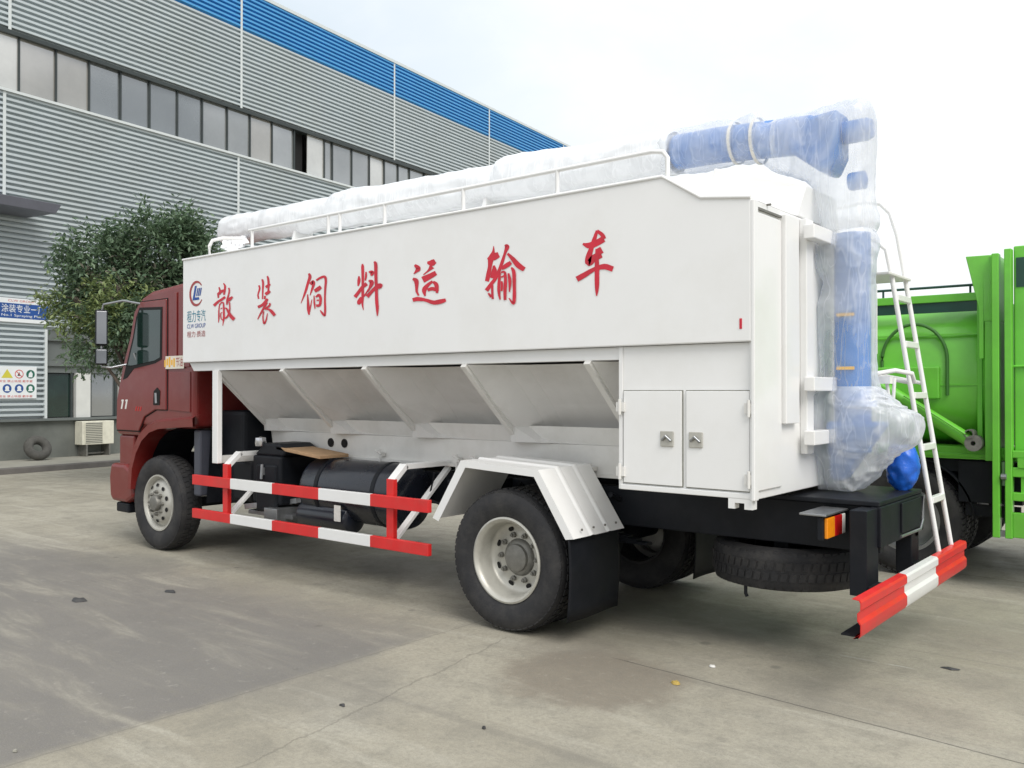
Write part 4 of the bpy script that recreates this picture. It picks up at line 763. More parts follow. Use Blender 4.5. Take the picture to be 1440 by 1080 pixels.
for x in (-2.1, -1.15, -.95, .2):
    mb = MB(); mb.box(x - .03, x + .03, .655, .705, 1.11, 1.14); mb.tube([(x, .66, 1.17), (x, .655, 1.0)], .008, 6); mb.tube([(x - .05, .65, 1.16), (x + .03, .65, 1.13)], .008, 6)
    mb.build('latch', 'whitedull', T)
mb = MB(); mb.box(-3.79, -3.70, .02, .075, 1.0, 1.9); mb.build('corner_post', 'white', T, bevel=.006)
mb = MB(); mb.box(-3.79, -3.70, W - .075, W - .02, 1.0, 1.9); mb.build('corner_post', 'white', T, bevel=.006)
mb = MB(); mb.box(-3.79, -3.74, .08, W - .08, 1.0, 1.07); mb.build('cross_bar', 'whitedull', T)

# --- tool cabinet
CO = .026
mb = MB(); mb.box(.86, 1.735, .012 + CO, W - .012 - CO, 1.075, 1.985); mb.box(.845, .875, .003 + CO, .012 + CO, 1.075, 1.985)
mb.box(.86, 1.757, -.002 + CO, .012 + CO, 1.075, 1.108); mb.box(1.738, 1.757, -.002 + CO, .012 + CO, 1.108, 1.985)
cab_ = mb.build('cabinet_frame', 'white', T, bevel=.004)
mb = MB(); mb.box(1.6, 1.64, .0 + CO, .06 + CO, 1.015, 1.075); mb.box(1.7, 1.75, .0 + CO, .06 + CO, 1.015, 1.075); mb.box(1.64, 1.7, CO, .06 + CO, 1.05, 1.075); mb.build('foot_bracket', 'white', T)
for x0, x1, lx, hx in ((.885, 1.296, 1.2, .868), (1.328, 1.733, 1.395, 1.737)):
    mb = MB(); mb.box(x0 - .006, x1 + .006, .0085 + CO, .0119 + CO, 1.114, 1.706); gp = mb.build('door_gap', 'grille', T)
    mb = MB(); mb.box(x0, x1, -.004 + CO, .0115 + CO, 1.12, 1.70); d = mb.build('cabinet_door', 'white', T, bevel=.003)
    mb = MB(); mb.box(lx - .045, lx + .045, -.014 + CO, -.0045 + CO, 1.36, 1.455); l = mb.build('latch', 'rim', d, bevel=.004)
    mb = MB()
    mb.tube([(lx - .03, -.02 + CO, 1.40), (lx, -.026 + CO, 1.425), (lx + .032, -.02 + CO, 1.395)], .009, 8)
    mb.build('latch_lever', 'steel', d, smooth=50)
    for z in (1.6, 1.19):
        mb = MB(); mb.box(hx - .028, hx + .03, -.02 + CO, -.0042 + CO, z - .03, z + .03); mb.tube([(hx, -.022 + CO, z - .05), (hx, -.022 + CO, z + .05)], .01, 8)
        mb.build('hinge', 'whitedull', d)

# --- lettering on the side
for i, ch in enumerate(GLYPHS):
    mb = MB()
    for k, st in enumerate(ch):
        y = -.0022 - .0003 * k
        q = [st[j:j + 4] for j in range(0, len(st), 4)]
        mb.grid([[(a / 1000, y, b / 1000), (c / 1000, y, d / 1000)] for a, b, c, d in q])
    mb.build('painted_character', 'letter', T, fixn=False)
mb = MB(); n = 40; rows = []
for k in range(n + 1):
    t = R(40 + 285 * k / n); wd = .012 + .02 * math.sin(PI * k / n)
    rows.append([(-4.035 + (.115 + e * wd) * math.cos(t), -.0025, 2.665 + (.115 + e * wd) * math.sin(t)) for e in (-.5, .5)])
mb.grid(rows); lg = mb.build('logo_ring', 'logored', T, fixn=False)
mb = MB()
def lp(pts): mb.add([(-4.035 + x * .85, -.003, 2.665 + z * .85) for x, z in pts], [list(range(len(pts)))])
lp([(-.035, .09), (.005, .09), (-.035, -.045), (.05, -.045), (.06, -.075), (-.085, -.075)])
for k in range(3): lp([(.02 + k * .035, .06), (.042 + k * .035, .06), (.012 + k * .035, -.03), (-.01 + k * .035, -.03)])
mb.build('logo_mark', 'logoblue', T, fixn=False)
side_fn = lambda x, z: (lambda u, v: (x + u, -.0025, z + v))
mb = MB(); put_text(mb, '程力专汽', .33, .115, side_fn(-4.205, 2.385)); mb.build('lettering', 'teal', T, fixn=False)
mb = MB(); put_text(mb, 'CLW GROUP', .33, .042, side_fn(-4.205, 2.325)); mb.build('lettering', 'logoblue', T, fixn=False)
mb = MB(); put_text(mb, '程力·质造', .33, .06, side_fn(-4.205, 2.235)); mb.build('lettering', 'logored', T, fixn=False)
mb = MB(); mb.box(1.685, 1.7, -.003, .0, 2.06, 2.12); mb.build('red_tag', 'letter', T)

# --- roof rail
mb = MB()
pts = [(-3.86, .03, 3.02), (-3.86, .03, 3.12), (-3.84, .05, 3.175), (-3.78, .12, 3.2), (-3.7, .3, 3.215)]
mb.tube(pts, .017, 10)
mb.tube([(-3.2, .03, 3.195), (1.09, .03, 3.195), (1.17, .03, 3.18), (1.2, .03, 3.14), (1.2, .03, 3.02)], .015, 10)
for x in (-3.15, -2.05, -1.9, -1.35, -.5, .36): mb.tube([(x, .03, 3.01), (x, .03, 3.195)], .015, 8)
mb.build('roof_rail', 'white', T, smooth=50)
mb = MB()
mb.tube([(-3.86, W - .03, 3.02), (-3.86, W - .03, 3.195), (1.2, W - .03, 3.195), (1.2, W - .03, 3.02)], .015, 10)
for x in (-3.15, -1.9, -1.35, -.5, .36): mb.tube([(x, W - .03, 3.01), (x, W - .03, 3.195)], .015, 8)
mb.build('roof_rail', 'white', T, smooth=50)

# --- augers
YC = 1.17
mb = MB(); mb.tube([(-5.28, YC, 3.585), (.62, YC, 3.505)], .14, 32); mb.build('auger_tube', 'white', T, smooth=50)
mb = MB(); mb.tube([(.63, YC, 3.505), (.99, YC, 3.5), (1.7, YC, 3.45)], .13, 32)
mb.prism([(1.52, 3.53), (1.89, 3.56), (1.89, 3.26), (1.83, 3.14), (1.76, 3.17), (1.56, 3.33)], YC - .125, YC + .125, 'y')
mb.build('auger_elbow', 'blue', T, bevel=.03, smooth=50)
mb = MB(); mb.tube([(1.945, YC, 1.3), (1.945, YC, 2.74)], .115, 32); pipe = mb.build('auger_pipe', 'blue', T, smooth=50)
mb = MB(); mb.lathe([(0, -.1), (.07, -.1), (.075, -.08), (.075, .06), (.06, .09), (0, .095)], (1.985, YC, 3.42), 'x', 24); mb.build('bearing_cap', 'blue', T, smooth=40)
mb = MB(); mb.lathe([(0, -.06), (.055, -.06), (.06, -.04), (.06, .04), (0, .06)], (2.0, YC - .04, 3.08), 'x', 20); mb.build('drive_coupling', 'blue', T, smooth=40)
for z in (2.2, 1.85):
    mb = MB(); mb.box(1.88, 1.99, YC - .125, YC - .095, z - .01, z + .01); mb.build('yellow_tie', 'yellow', pipe)
mb = MB(); mb.lathe([(.1, -.02), (.13, -.02), (.13, .02), (.1, .02)], (1.965, YC, 1.62), 'z', 28); mb.build('flange_ring', 'blue', T, smooth=40)
mb = MB(); mb.hexa([(1.81, YC - .06, 1.1), (1.9, YC - .06, 1.1), (1.9, YC + .06, 1.1), (1.81, YC + .06, 1.1), (1.80, YC - .13, 1.5), (2.16, YC - .13, 1.5), (2.16, YC + .13, 1.5), (1.8, YC + .13, 1.5)])
mb.build('gearbox', 'blue', T, bevel=.03)
# under-cradle at the front of the roof
mb = MB(); mb.prism([(.98, 3.12), (1.36, 3.12), (1.28, 3.44), (1.06, 3.44)], -3.9, -3.86, 'x'); mb.build('auger_cradle', 'white', T, bevel=.006)
mb = MB(); mb.prism([(.98, 3.12), (1.36, 3.12), (1.28, 3.42), (1.06, 3.42)], -1.2, -1.16, 'x'); mb.build('auger_cradle', 'white', T, bevel=.006)

def wrinkle(p, st, amp, f=1.):
    q = Vector((p.x * st[0], p.y * st[1], p.z * st[2])) * f
    a = noise.noise(q); b_ = noise.noise(q * 2.3 + Vector((7, 3, 1))); c = noise.noise(q * 5.1 + Vector((2, 9, 4)))
    return amp * ((1 - 2 * abs(a)) * .6 + (1 - 2 * abs(b_)) * .4 + c * .22 - .3)

def wrap(name, secs, m, st, amp, seg=72, sub=10, yoff=0., f=1., e=.8):
    """film sleeve over oval sections: (inner point, outer point, half width in y)"""
    rows = []
    n = len(secs)
    def cr(a, b, c, d, t): return .5 * ((2 * b) + (c - a) * t + (2 * a - 5 * b + 4 * c - d) * t * t + (3 * b - a - 3 * c + d) * t ** 3)
    for i in range(n - 1):
        q = [secs[max(i - 1, 0)], secs[i], secs[i + 1], secs[min(i + 2, n - 1)]]
        for k in range(sub + (1 if i == n - 2 else 0)):
            t = k / sub
            I = [cr(*[s[0][j] for s in q], t) for j in (0, 1)]; O = [cr(*[s[1][j] for s in q], t) for j in (0, 1)]; hw = cr(*[s[2] for s in q], t)
            cx, cz = (I[0] + O[0]) / 2, (I[1] + O[1]) / 2; ux, uz = (O[0] - I[0]) / 2, (O[1] - I[1]) / 2
            row = []
            for a in range(seg):
                th = 2 * PI * a / seg
                ca, sa = math.cos(th), math.sin(th)
                ca = math.copysign(abs(ca) ** e, ca); sa = math.copysign(abs(sa) ** e, sa)
                p = Vector((cx + ux * ca, YC + yoff + hw * sa, cz + uz * ca))
                d = p - Vector((cx, YC + yoff, cz)); L_ = max(d.length, 1e-4)
                p += d / L_ * wrinkle(p, st, amp, f)
                row.append(p)
            rows.append(row)
    mb = MB(); mb.grid(rows, closed=True)
    return mb.build(name, m, T, smooth=75)
# horizontal white film over the long front auger: several overlapping lengths
def hsec(x, r, dz=0.): 
    z = 3.585 - (x + 5.28) * (.085 / 6.26) + dz
    return ((x, z - r), (x, z + r), r)
wrap('film_wrap', [hsec(-5.36, .02), hsec(-5.33, .12), hsec(-5.2, .162), hsec(-4.6, .157), hsec(-4.0, .162), hsec(-3.4, .158), hsec(-3.1, .165)], 'filmh', (1.6, 4, 4), .022, sub=30)
wrap('film_wrap', [hsec(-3.3, .17, .0), hsec(-3.1, .187, .01), hsec(-2.4, .172, .005), hsec(-1.6, .165), hsec(-.95, .162)], 'filmh', (1.6, 4, 4), .022, sub=30)
wrap('film_wrap', [hsec(-1.05, .176, .01), hsec(-.9, .195, .02), hsec(-.3, .172, .01), hsec(.1, .172), hsec(.4, .163), hsec(.58, .155), hsec(.64, .148)], 'filmh', (1.8, 4, 4), .022, sub=30)
# hanging tail of film at the front end
mb = MB(); rows = []
for i in range(16):
    t = i / 15
    rows.append([Vector((-5.2 + .06 * t + .5 * (k / 19), YC - .14 - .05 * t + .03 * math.sin(k * 1.9 + t * 3), 3.46 - .2 * t * (1 - .5 * abs(k / 9.5 - 1))) ) for k in range(20)])
mb.grid(rows); mb.build('film_tail', 'filmh', T, smooth=75)
# clear film near the elbow
wrap('film_wrap', [hsec(.55, .15), hsec(.62, .16), hsec(.8, .164), hsec(.96, .162), hsec(1.05, .16), hsec(1.13, .148), hsec(1.2, .16), hsec(1.3, .165), ((1.4, 3.25), (1.38, 3.575), .17), ((1.5, 3.2), (1.47, 3.58), .17)], 'filmv', (4, 6, 6), .018, sub=22)
wrap('film_wrap', [((1.46, 3.22), (1.44, 3.585), .17), ((1.56, 3.18), (1.58, 3.59), .175), ((1.63, 3.15), (1.76, 3.6), .175), ((1.66, 3.12), (1.95, 3.62), .18), ((1.68, 3.1), (2.07, 3.6), .18), ((1.69, 3.08), (2.085, 3.42), .18), ((1.71, 3.0), (2.07, 3.12), .175), ((1.74, 2.9), (2.075, 2.94), .175), ((1.76, 2.8), (2.1, 2.82), .18), ((1.785, 2.745), (2.08, 2.755), .15)], 'filme', (6, 4, 2.6), .022, sub=18)
wrap('film_wrap', [((1.785, 2.75), (2.075, 2.755), .15), ((1.74, 2.68), (2.09, 2.69), .18), ((1.72, 2.55), (2.085, 2.56), .175), ((1.77, 2.42), (2.07, 2.43), .155), ((1.74, 2.25), (2.07, 2.26), .16), ((1.75, 2.0), (2.07, 2.0), .155), ((1.76, 1.8), (2.08, 1.8), .16), ((1.75, 1.7), (2.1, 1.7), .17)], 'filmv', (5, 5, 4), .016, sub=22, e=.55)
wrap('film_wrap', [((1.75, 1.73), (2.09, 1.73), .165), ((1.69, 1.65), (2.22, 1.62), .2), ((1.67, 1.56), (2.35, 1.53), .22), ((1.68, 1.42), (2.33, 1.38), .21), ((1.69, 1.3), (2.17, 1.26), .18), ((1.72, 1.18), (2.05, 1.13), .15), ((1.74, 1.09), (1.99, 1.06), .13), ((1.76, 1.045), (1.95, 1.045), .11)], 'filmb', (6, 6, 1.6), .06, sub=26, e=.65)
for x, r in ((1.13, .152), (1.3, .165)):
    mb = MB(); z = 3.5 - (x - .98) * .08
    mb.lathe([(r - .004, -.012), (r, -.012), (r, .012), (r - .004, .012)], (x, YC, z), 'x', 40); mb.build('tape_band', 'tape', T, smooth=40)
# crumpled blue cover hanging behind the wrap
mb = MB(); rows = []
for i in range(26):
    t = i / 25; z = 1.34 - .32 * t; r = .085 * (math.sin(PI * min(1, .12 + t * .9)) ** .6) + .012
    row = []
    for a in range(40):
        th = 2 * PI * a / 40; p = Vector((2.16 + r * math.cos(th), 1.5 + r * 1.1 * math.sin(th), z))
        p += Vector((math.cos(th), math.sin(th), 0)) * wrinkle(p, (9, 9, 4), .03)
        row.append(p)
    rows.append(row)
mb.grid(rows, closed=True); mb.build('blue_cover', 'bluebag', T, smooth=70)
mb = MB()
mb.tube([(1.9, 1.42, 1.8), (2.12, 1.5, 1.84), (2.2, 1.6, 1.82), (2.2, 1.66, 1.76)], .016, 8)
mb.tube([(2.0, 1.4, 1.78), (2.06, 1.42, 1.62)], .016, 8); mb.tube([(2.08, 1.43, 1.8), (2.1, 1.44, 1.62)], .012, 8); mb.box(1.98, 2.12, 1.38, 1.46, 1.75, 1.80); mb.tube([(2.13, 1.45, 1.79), (2.12, 1.45, 1.64)], .012, 8)
mb.build('valve_lever', 'white', T, smooth=50)

# --- chassis
mb = MB()
for y in (.75, 1.51):
    mb.box(-5.6, 2.24, y, y + .08, .72, 1.0)
for x in (-4.3, -3.2, -1.8, -.6, .5, 1.1): mb.box(x, x + .1, .83, 1.51, .76, .96)
mb.build('chassis_frame', 'black', T, bevel=.006)
mb = MB(); mb.box(1.5, 2.25, .7, 1.64, 1.005, 1.035); mb.box(2.2, 2.26, .7, 1.64, .76, 1.004)
mb.build('rear_platform', 'black', T, bevel=.006)
mb = MB(); mb.box(2.262, 2.272, 1.1, 1.52, .8, .99); pl = mb.build('plate_holder', 'black', T, bevel=.01)
mb = MB(); mb.tube([(2.262, 1.1, .78), (2.275, 1.5, .78), (2.275, 1.57, .84), (2.275, 1.57, 1.0)], .01, 8); mb.build('cable', 'steel', T, smooth=50)
for y0, y1 in ((.5, .72), (1.42, 1.6)):
    mb = MB(); mb.box(2.14, 2.24, y0, y1, .5, 1.0); mb.box(2.2, 2.33, y0 + .02, y1 - .02, .5, .56); mb.build('bumper_leg', 'black', T, bevel=.005)
# rear bumper: three banded profile
prf = [(-.01, .612), (.028, .608), (.036, .595), (.036, .558), (.02, .54), (.02, .5), (.036, .48), (.036, .43), (.025, .41), (-.005, .404)]
xb = 2.35
mb = MB()
ys = [-.06, .78, 1.5, 2.3]
for i in range(3):
    mb.cur = i % 2
    loop = [(xb + a, b) for a, b in prf] + [(xb + a - .006, b - .004) for a, b in prf[::-1]]
    n = len(loop)
    mb.add([(x, y, z) for y in (ys[i], ys[i + 1]) for x, z in loop], [(k, (k + 1) % n, n + (k + 1) % n, n + k) for k in range(n)] + ([list(range(n))] if i == 0 else []) + ([list(range(n, 2 * n))] if i == 2 else []))
mb.build('rear_bumper', ['red', 'white'], T, smooth=30)
mb = MB(); mb.box(2.27, 2.345, -.03, 2.25, .404, .412); mb.build('bumper_stiffener', 'black', T)
# tail lights
for y in (.38, 1.63):
    mb = MB(); mb.box(2.0, 2.035, y - .02, y + .34, .825, .965); tl_ = mb.build('tail_light', 'black', T, bevel=.006)
    order = ('orange', 'redlens', 'clear') if y < 1 else ('clear', 'redlens', 'orange')
    w3 = (.13, .13, .055) if y < 1 else (.055, .13, .13)
    yy = y
    for k_, wd in zip(order, w3):
        mb = MB(); mb.box(2.035, 2.055, yy, yy + wd - .004, .835, .955); mb.build('lens', k_, tl_, bevel=.005); yy += wd
    mb = MB(); mb.box(1.9, 2.06, y - .04, y + .36, .968, .982); mb.build('light_bracket', 'steel' if y < 1 else 'black', T, bevel=.004)
    mb = MB(); mb.box(1.9, 1.96, y + .15 if y < 1 else 1.58, .76 if y < 1 else y + .1, .84, .95); mb.build('light_arm', 'black', T)

# --- wheels
def tyre_mb(mb, c, w=.27, Ro=.505):
    pr = [(.29, -.095), (.33, -.118), (.39, -.136), (.44, -.132), (.475, -.12), (.492, -.1), (.497, -.06), (.499, 0), (.497, .06), (.492, .1), (.475, .12), (.44, .132), (.39, .136), (.33, .118), (.29, .095)]
    mb.lathe([(r, a * w / .27) for r, a in pr], c, 'y', 64, closed=False)
    # raised sidewall ring
    # tread lugs
    N = 56
    for row, (a0, a1, off) in enumerate(((-.118, -.07, 0), (-.06, -.008, .5), (.008, .06, 0), (.07, .118, .5))):
        for k in range(N):
            t0 = 2 * PI * (k + off) / N; t1 = t0 + 2 * PI / N * .74
            vs = []
            for rr in (.482, Ro - (.008 if row in (0, 3) else 0)):
                for a, t in ((a0, t0), (a1, t0 + .02), (a1, t1 + .02), (a0, t1)):
                    r_ = rr - (.012 if (row == 0 and a == a0) or (row == 3 and a == a1) else 0)
                    vs.append((c[0] + r_ * math.cos(t), c[1] + a, c[2] + r_ * math.sin(t)))
            mb.hexa(vs)

def wheel(x, yf, sgn, kind, z=.505):
    """sgn -1: outer side faces -y. yf: y of the outer tyre face"""
    cy = yf - sgn * .136 * -1 if False else yf + (.136 if sgn < 0 else -.136)
    c = (x, cy, z)
    o = -1 if sgn < 0 else 1   # outward direction along y
    mb = MB()
    if kind == 'front':
        pr = [(.25, -.1), (.292, -.1), (.296, -.09), (.285, -.075), (.29, .085), (.302, .1), (.3, .112), (.285, .112), (.272, .1), (.262, .085), (.255, .06), (.235, .075), (.21, .1), (.19, .112), (.15, .118), (.0, .118)]
    else:
        pr = [(.25, -.1), (.292, -.1), (.296, -.09), (.285, -.075), (.29, .085), (.305, .1), (.305, .113), (.292, .118), (.276, .108), (.268, .088), (.262, .07), (.258, -.015), (.25, -.035), (.235, -.045), (.2, -.055), (.17, -.05), (.14, -.048), (.0, -.048)]
    mb.lathe([(r, a * o) for r, a in pr], c, 'y', 64)
    wh = mb.build('wheel', 'rim', T, smooth=40)
    mb = MB(); tyre_mb(mb, c); mb.build('tyre', 'rubber', wh, smooth=35)
    if kind == 'rear':
        c2 = (x, cy - o * .325, z)
        mb = MB(); tyre_mb(mb, c2); mb.lathe([(.29, -.1), (.27, -.1), (.25, 0), (.27, .1), (.29, .1)], c2, 'y', 48); mb.build('tyre', 'rubber', wh, smooth=35)
    # hub
    d = .118 if kind == 'front' else -.048
    mb = MB()
    if kind == 'front':
        mb.lathe([(a, b * o) for a, b in ((.085, .11), (.085, .15), (.075, .165), (.055, .17), (.0, .17))], c, 'y', 32)
    else:
        mb.lathe([(a, b * o) for a, b in ((.135, -.048), (.13, -.035), (.115, -.02), (.1, -.015), (.095, .005), (.08, .012), (.0, .012))], c, 'y', 32)
    for k in range(10 if kind == 'rear' else 8):
        t = 2 * PI * k / (10 if kind == 'rear' else 8)
        q = .165 if kind == 'rear' else .118
        p = (c[0] + q * math.cos(t), c[1] + o * d, c[2] + q * math.sin(t))
        mb.lathe([(.02, -.005 * o), (.02, .022 * o), (.011, .024 * o), (.011, .04 * o), (0, .04 * o)], p, 'y', 8)
    mb.build('hub', 'hub', wh, smooth=40)
    mb = MB()
    n = 8 if kind == 'rear' else 10
    for k in range(n):
        t = 2 * PI * (k + .5) / n
        q = .212 if kind == 'rear' else .192
        e = (-.0515 if kind == 'rear' else .1135) + .004
        vs = []
        for j in range(14):
            s = 2 * PI * j / 14
            rr_ = q + .018 * math.cos(s); tt = t + .026 * math.sin(s) / q
            dd = e + ((.012 * (q - rr_) / .03) if kind == 'front' else 0)
            vs.append((c[0] + rr_ * math.cos(tt), c[1] + o * dd, c[2] + rr_ * math.sin(tt)))
        mb = MB(); mb.add(vs, [list(range(14))]); mb.build('hand_hole', 'hole', wh)
    return wh
wheel(-.09, .0, -1, 'rear'); wheel(-.09, W, 1, 'rear')
wheel(-5.02, .12, -1, 'front'); wheel(-5.02, W - .12, 1, 'front')
mb = MB(); mb.tube([(-.09, .3, .505), (-.09, W - .3, .505)], .075, 20); mb.lathe([(.0, -.2), (.12, -.18), (.2, -.06), (.2, .06), (.12, .18), (0, .2)], (-.09, YC, .5), 'x', 24); mb.build('rear_axle', 'black', T, smooth=40)
mb = MB(); mb.beam((-5.02, .3, .47), (-5.02, W - .3, .47), .1, .1); mb.build('front_axle', 'black', T)
for y in (.74, 1.52):
    mb = MB()
    for k in range(6): mb.beam((-.09 - .72 + k * .08, y + .04, .60 + k * .018), (-.09 + .72 - k * .08, y + .04, .60 + k * .018), .075, .016)
    mb.build('leaf_spring', 'black', T)
    mb = MB()
    for k in range(4): mb.beam((-5.02 - .62 + k * .08, y + .04, .56 + k * .018), (-5.02 + .62 - k * .08, y + .04, .56 + k * .018), .075, .016)
    mb.build('leaf_spring', 'black', T)
# spare wheel lying under the rear
mb = MB(); tyre_mb(mb, (0, 0, 0)); mb.xform(lambda v: Vector((v.x + 1.52, v.z + 1.12, v.y + .55)))
sp_ = mb.build('spare_wheel', 'rubber', T, smooth=35)
mb = MB(); mb.lathe([(.29, -.1), (.26, -.09), (.25, .0), (.0, .02)], (1.52, 1.12, .55), 'z', 40); mb.build('rim', 'black', sp_, smooth=40)
mb = MB(); mb.tube([(1.42, .66, .46), (1.42, .66, .38), (1.43, .66, .36)], .012, 8); mb.tube([(1.62, 1.0, .5), (1.62, 1.0, .4), (1.65, 1.0, .385)], .008, 8); mb.box(1.47, 1.57, 1.0, 1.24, .57, .72); mb.build('spare_hanger', 'black', T)

# --- rear mudguards
for far in (0, 1):
    y0, y1 = (-.02, .6) if not far else (W - .6, W + .02)
    P4 = [(-.76, .75), (-.475, 1.195), (.235, 1.165), (.53, .725)]
    mb = MB()
    th = .02
    inn = [(-.735, .745), (-.455, 1.172), (.222, 1.143), (.505, .722)]
    ny = 31
    ysl = [y0 + (y1 - y0) * k / (ny - 1) for k in range(ny)]
    def ridge(k): return .012 if k in (10, 11, 20, 21) else 0.
    nrm = [(-.84, .54), (-.3, .95), (.3, .95), (.84, .54)]
    outr = [[(P4[j][0] + nrm[j][0] * ridge(k), ysl[k], P4[j][1] + nrm[j][1] * ridge(k)) for k in range(ny)] for j in range(4)]
    mb.grid(outr)
    mb.grid([[(inn[j][0], y, inn[j][1]) for y in ysl] for j in range(4)])
    for k, y in ((0, y0), (ny - 1, y1)):
        mb.add([(a, y, b) for a, b in P4] + [(a, y, b) for a, b in inn], [(0, 1, 5, 4), (1, 2, 6, 5), (2, 3, 7, 6)])
    for j in (0, 3):
        mb.grid([outr[j], [(inn[j][0], y, inn[j][1]) for y in ysl]])
    # front lip
    yl = y0 - .006 if not far else y1 + .006
    inn2 = [(-.70, .73), (-.43, 1.145), (.20, 1.115), (.465, .715)]
    ya, yb = (yl, y0 - .001) if not far else (y1 + .001, yl)
    for j in range(3):
        mb.hexa([(P4[j][0], ya, P4[j][1]), (P4[j + 1][0], ya, P4[j + 1][1]), (P4[j + 1][0], yb, P4[j + 1][1]), (P4[j][0], yb, P4[j][1]),
                 (inn2[j][0], ya, inn2[j][1]), (inn2[j + 1][0], ya, inn2[j + 1][1]), (inn2[j + 1][0], yb, inn2[j + 1][1]), (inn2[j][0], yb, inn2[j][1])])
    mg = mb.build('mudguard', 'white', T)
    mb = MB()
    for y in (.08, .22, .36, .5):
        yy = y if not far else W - y
        mb.lathe([(.008, -.003), (.008, .006), (0, .008)], (.522, yy, .775), 'x', 8)
    mb.build('rivet', 'hub', mg)
    mb = MB(); rows = []
    for i in range(8):
        z = .76 - i * .085
        rows.append([(.485 + .015 * math.sin(i * .5) + .01 * math.sin(y * 9), y, z) for y in ysl[0:]])
    mb.grid(rows); fl = mb.build('mud_flap', 'black', T, smooth=60)
    s = fl.modifiers.new('thick', 'SOLIDIFY'); s.thickness = .008
    mb = MB(); ym = .62 if not far else W - .62
    mb.tube([(-.45, .62 if not far else W - .62, .98), (-.45, .76 if not far else W - .76, .9)], .02, 8); mb.tube([(.4, ym, .95), (.4, .76 if not far else W - .76, .9)], .02, 8); mb.build('guard_stay', 'black', T)

# --- side guards
for far in (0, 1):
    f = (lambda y: W - y) if far else (lambda y: y)
    for z0, z1 in ((.775, .872), (.447, .538)):
        mb = MB(); L0, L1 = -4.11, -.833
        for i in range(5):
            mb.cur = i % 2
            a = L0 + (L1 - L0) * i / 5; b = L0 + (L1 - L0) * (i + 1) / 5
            ya, yb = sorted((f(.0), f(.04)))
            mb.box(a, b, ya, yb, z0, z1)
        mb.build('guard_rail', ['red', 'white'], T, bevel=.004)
    for x in (-3.6, -1.3):
        mb = MB(); ya, yb = sorted((f(.042), f(.085)))
        mb.cur = 0; mb.box(x - .04, x + .04, ya, yb, .44, 1.0)
        mb.cur = 1
        mb.beam((x, f(.064), .98), (x, f(.2), 1.1), .078, .042, up=(0, 0, 1))
        mb.beam((x, f(.19), 1.09), (x, f(.74), 1.09), .078, .042)
        mb.beam((x + .0, f(.08), .5), (x + .0, f(.72), 1.05), .06, .03)
        mb.build('guard_post', ['red', 'white'], T, bevel=.003)

# --- tanks between the axles
mb = MB(); mb.lathe([(0, -.78), (.2, -.775), (.265, -.75), (.28, -.7), (.28, .7), (.265, .75), (.2, .775), (0, .78)], (0, .5, .80), 'x', 40)
mb.xform(lambda v: Vector((v.x * .82 - 2.13, .5 + (v.y - .5) * .9, .80 + (v.z - .8) * 1.0)))
ft = mb.build('fuel_tank', 'blacksh', T, smooth=40)
mb = MB()
for x in (-2.5, -1.75):
    mb = MB(); mb.lathe([(.284, -.025), (.287, -.02), (.287, .02), (.284, .025)], (x, .5, .8), 'x', 40)
    mb.xform(lambda v: Vector((v.x, .5 + (v.y - .5) * .9, v.z))); mb.build('strap', 'black', ft, smooth=40)
mb = MB(); mb.lathe([(0, -.36), (.09, -.355), (.125, -.33), (.135, -.28), (.135, .28), (.125, .33), (.09, .355), (0, .36)], (-2.45, .38, .57), 'x', 32)
at_ = mb.build('air_tank', 'blacksh', T, smooth=40)
mb = MB(); mb.box(-2.22, -2.14, .235, .243, .56, .7); mb.build('tank_label', 'clear', at_)
# battery and filter stack behind the cab
mb = MB()
mb.box(-3.5, -3.05, .28, .7, .62, 1.08); mb.prism([(-3.5, 1.08), (-3.05, 1.08), (-2.98, 1.14), (-3.1, 1.2), (-3.36, 1.2)], .3, .68, 'y'); mb.box(-3.42, -3.1, .26, .3, .55, 1.0)
bb = mb.build('battery_box', 'black', T, bevel=.02)
mb = MB(); mb.lathe([(.0, -.03), (.05, -.03), (.055, 0), (.05, .05), (0, .06)], (-3.4, .3, 1.2), 'z', 20); mb.build('filler_cap', 'chrome', bb, smooth=40)
mb = MB(); mb.tube([(-3.3, .25, 1.0), (-3.3, .24, .86)], .015, 8); mb.box(-3.33, -3.27, .25, .262, .9, .97); mb.build('clip', 'steel', bb)
mb = MB(); mb.beam((-3.55, .25, .58), (-3.0, .45, .66), .08, .05); mb.box(-3.6, -2.9, .3, .7, .5, .54); mb.box(-3.2, -3.0, .2, .5, .42, .6); mb.build('battery_tray', 'steel', T, bevel=.005)
mb = MB(); mb.box(-3.95, -3.6, .35, .72, .6, 1.0); mb.build('air_intake', 'black', T, bevel=.03)
mb = MB(); mb.box(-4.32, -3.85, .42, W - .42, .55, 1.5); mb.build('engine_cover', 'black', T, bevel=.04)
mb = MB(); mb.box(-.7, -.62, .5, .76, .75, 1.0); mb.tube([(-1.2, .62, .95), (-.9, .6, .7), (-.8, .6, .62)], .02, 8); mb.tube([(-1.25, .5, 1.02), (-1.3, .48, .8), (-1.0, .5, .72), (-.7, .55, .8)], .012, 8); mb.tube([(-1.0, .55, 1.04), (-1.05, .52, .7)], .01, 8); mb.build('brake_hose', 'black', T, smooth=50)
mb = MB(); mb.tube([(-2.9, YC, .85), (-.3, YC, .6)], .06, 16); mb.box(-4.9, -3.2, .95, 1.4, .55, 1.1); mb.build('drive_shaft', 'black', T, smooth=40)
mb = MB(); mb.lathe([(0, -.2), (.1, -.2), (.11, -.18), (.11, .18), (.1, .2), (0, .2)], (-.9, .9, .55), 'x', 20); mb.build('brake_chamber', 'black', T, smooth=40)

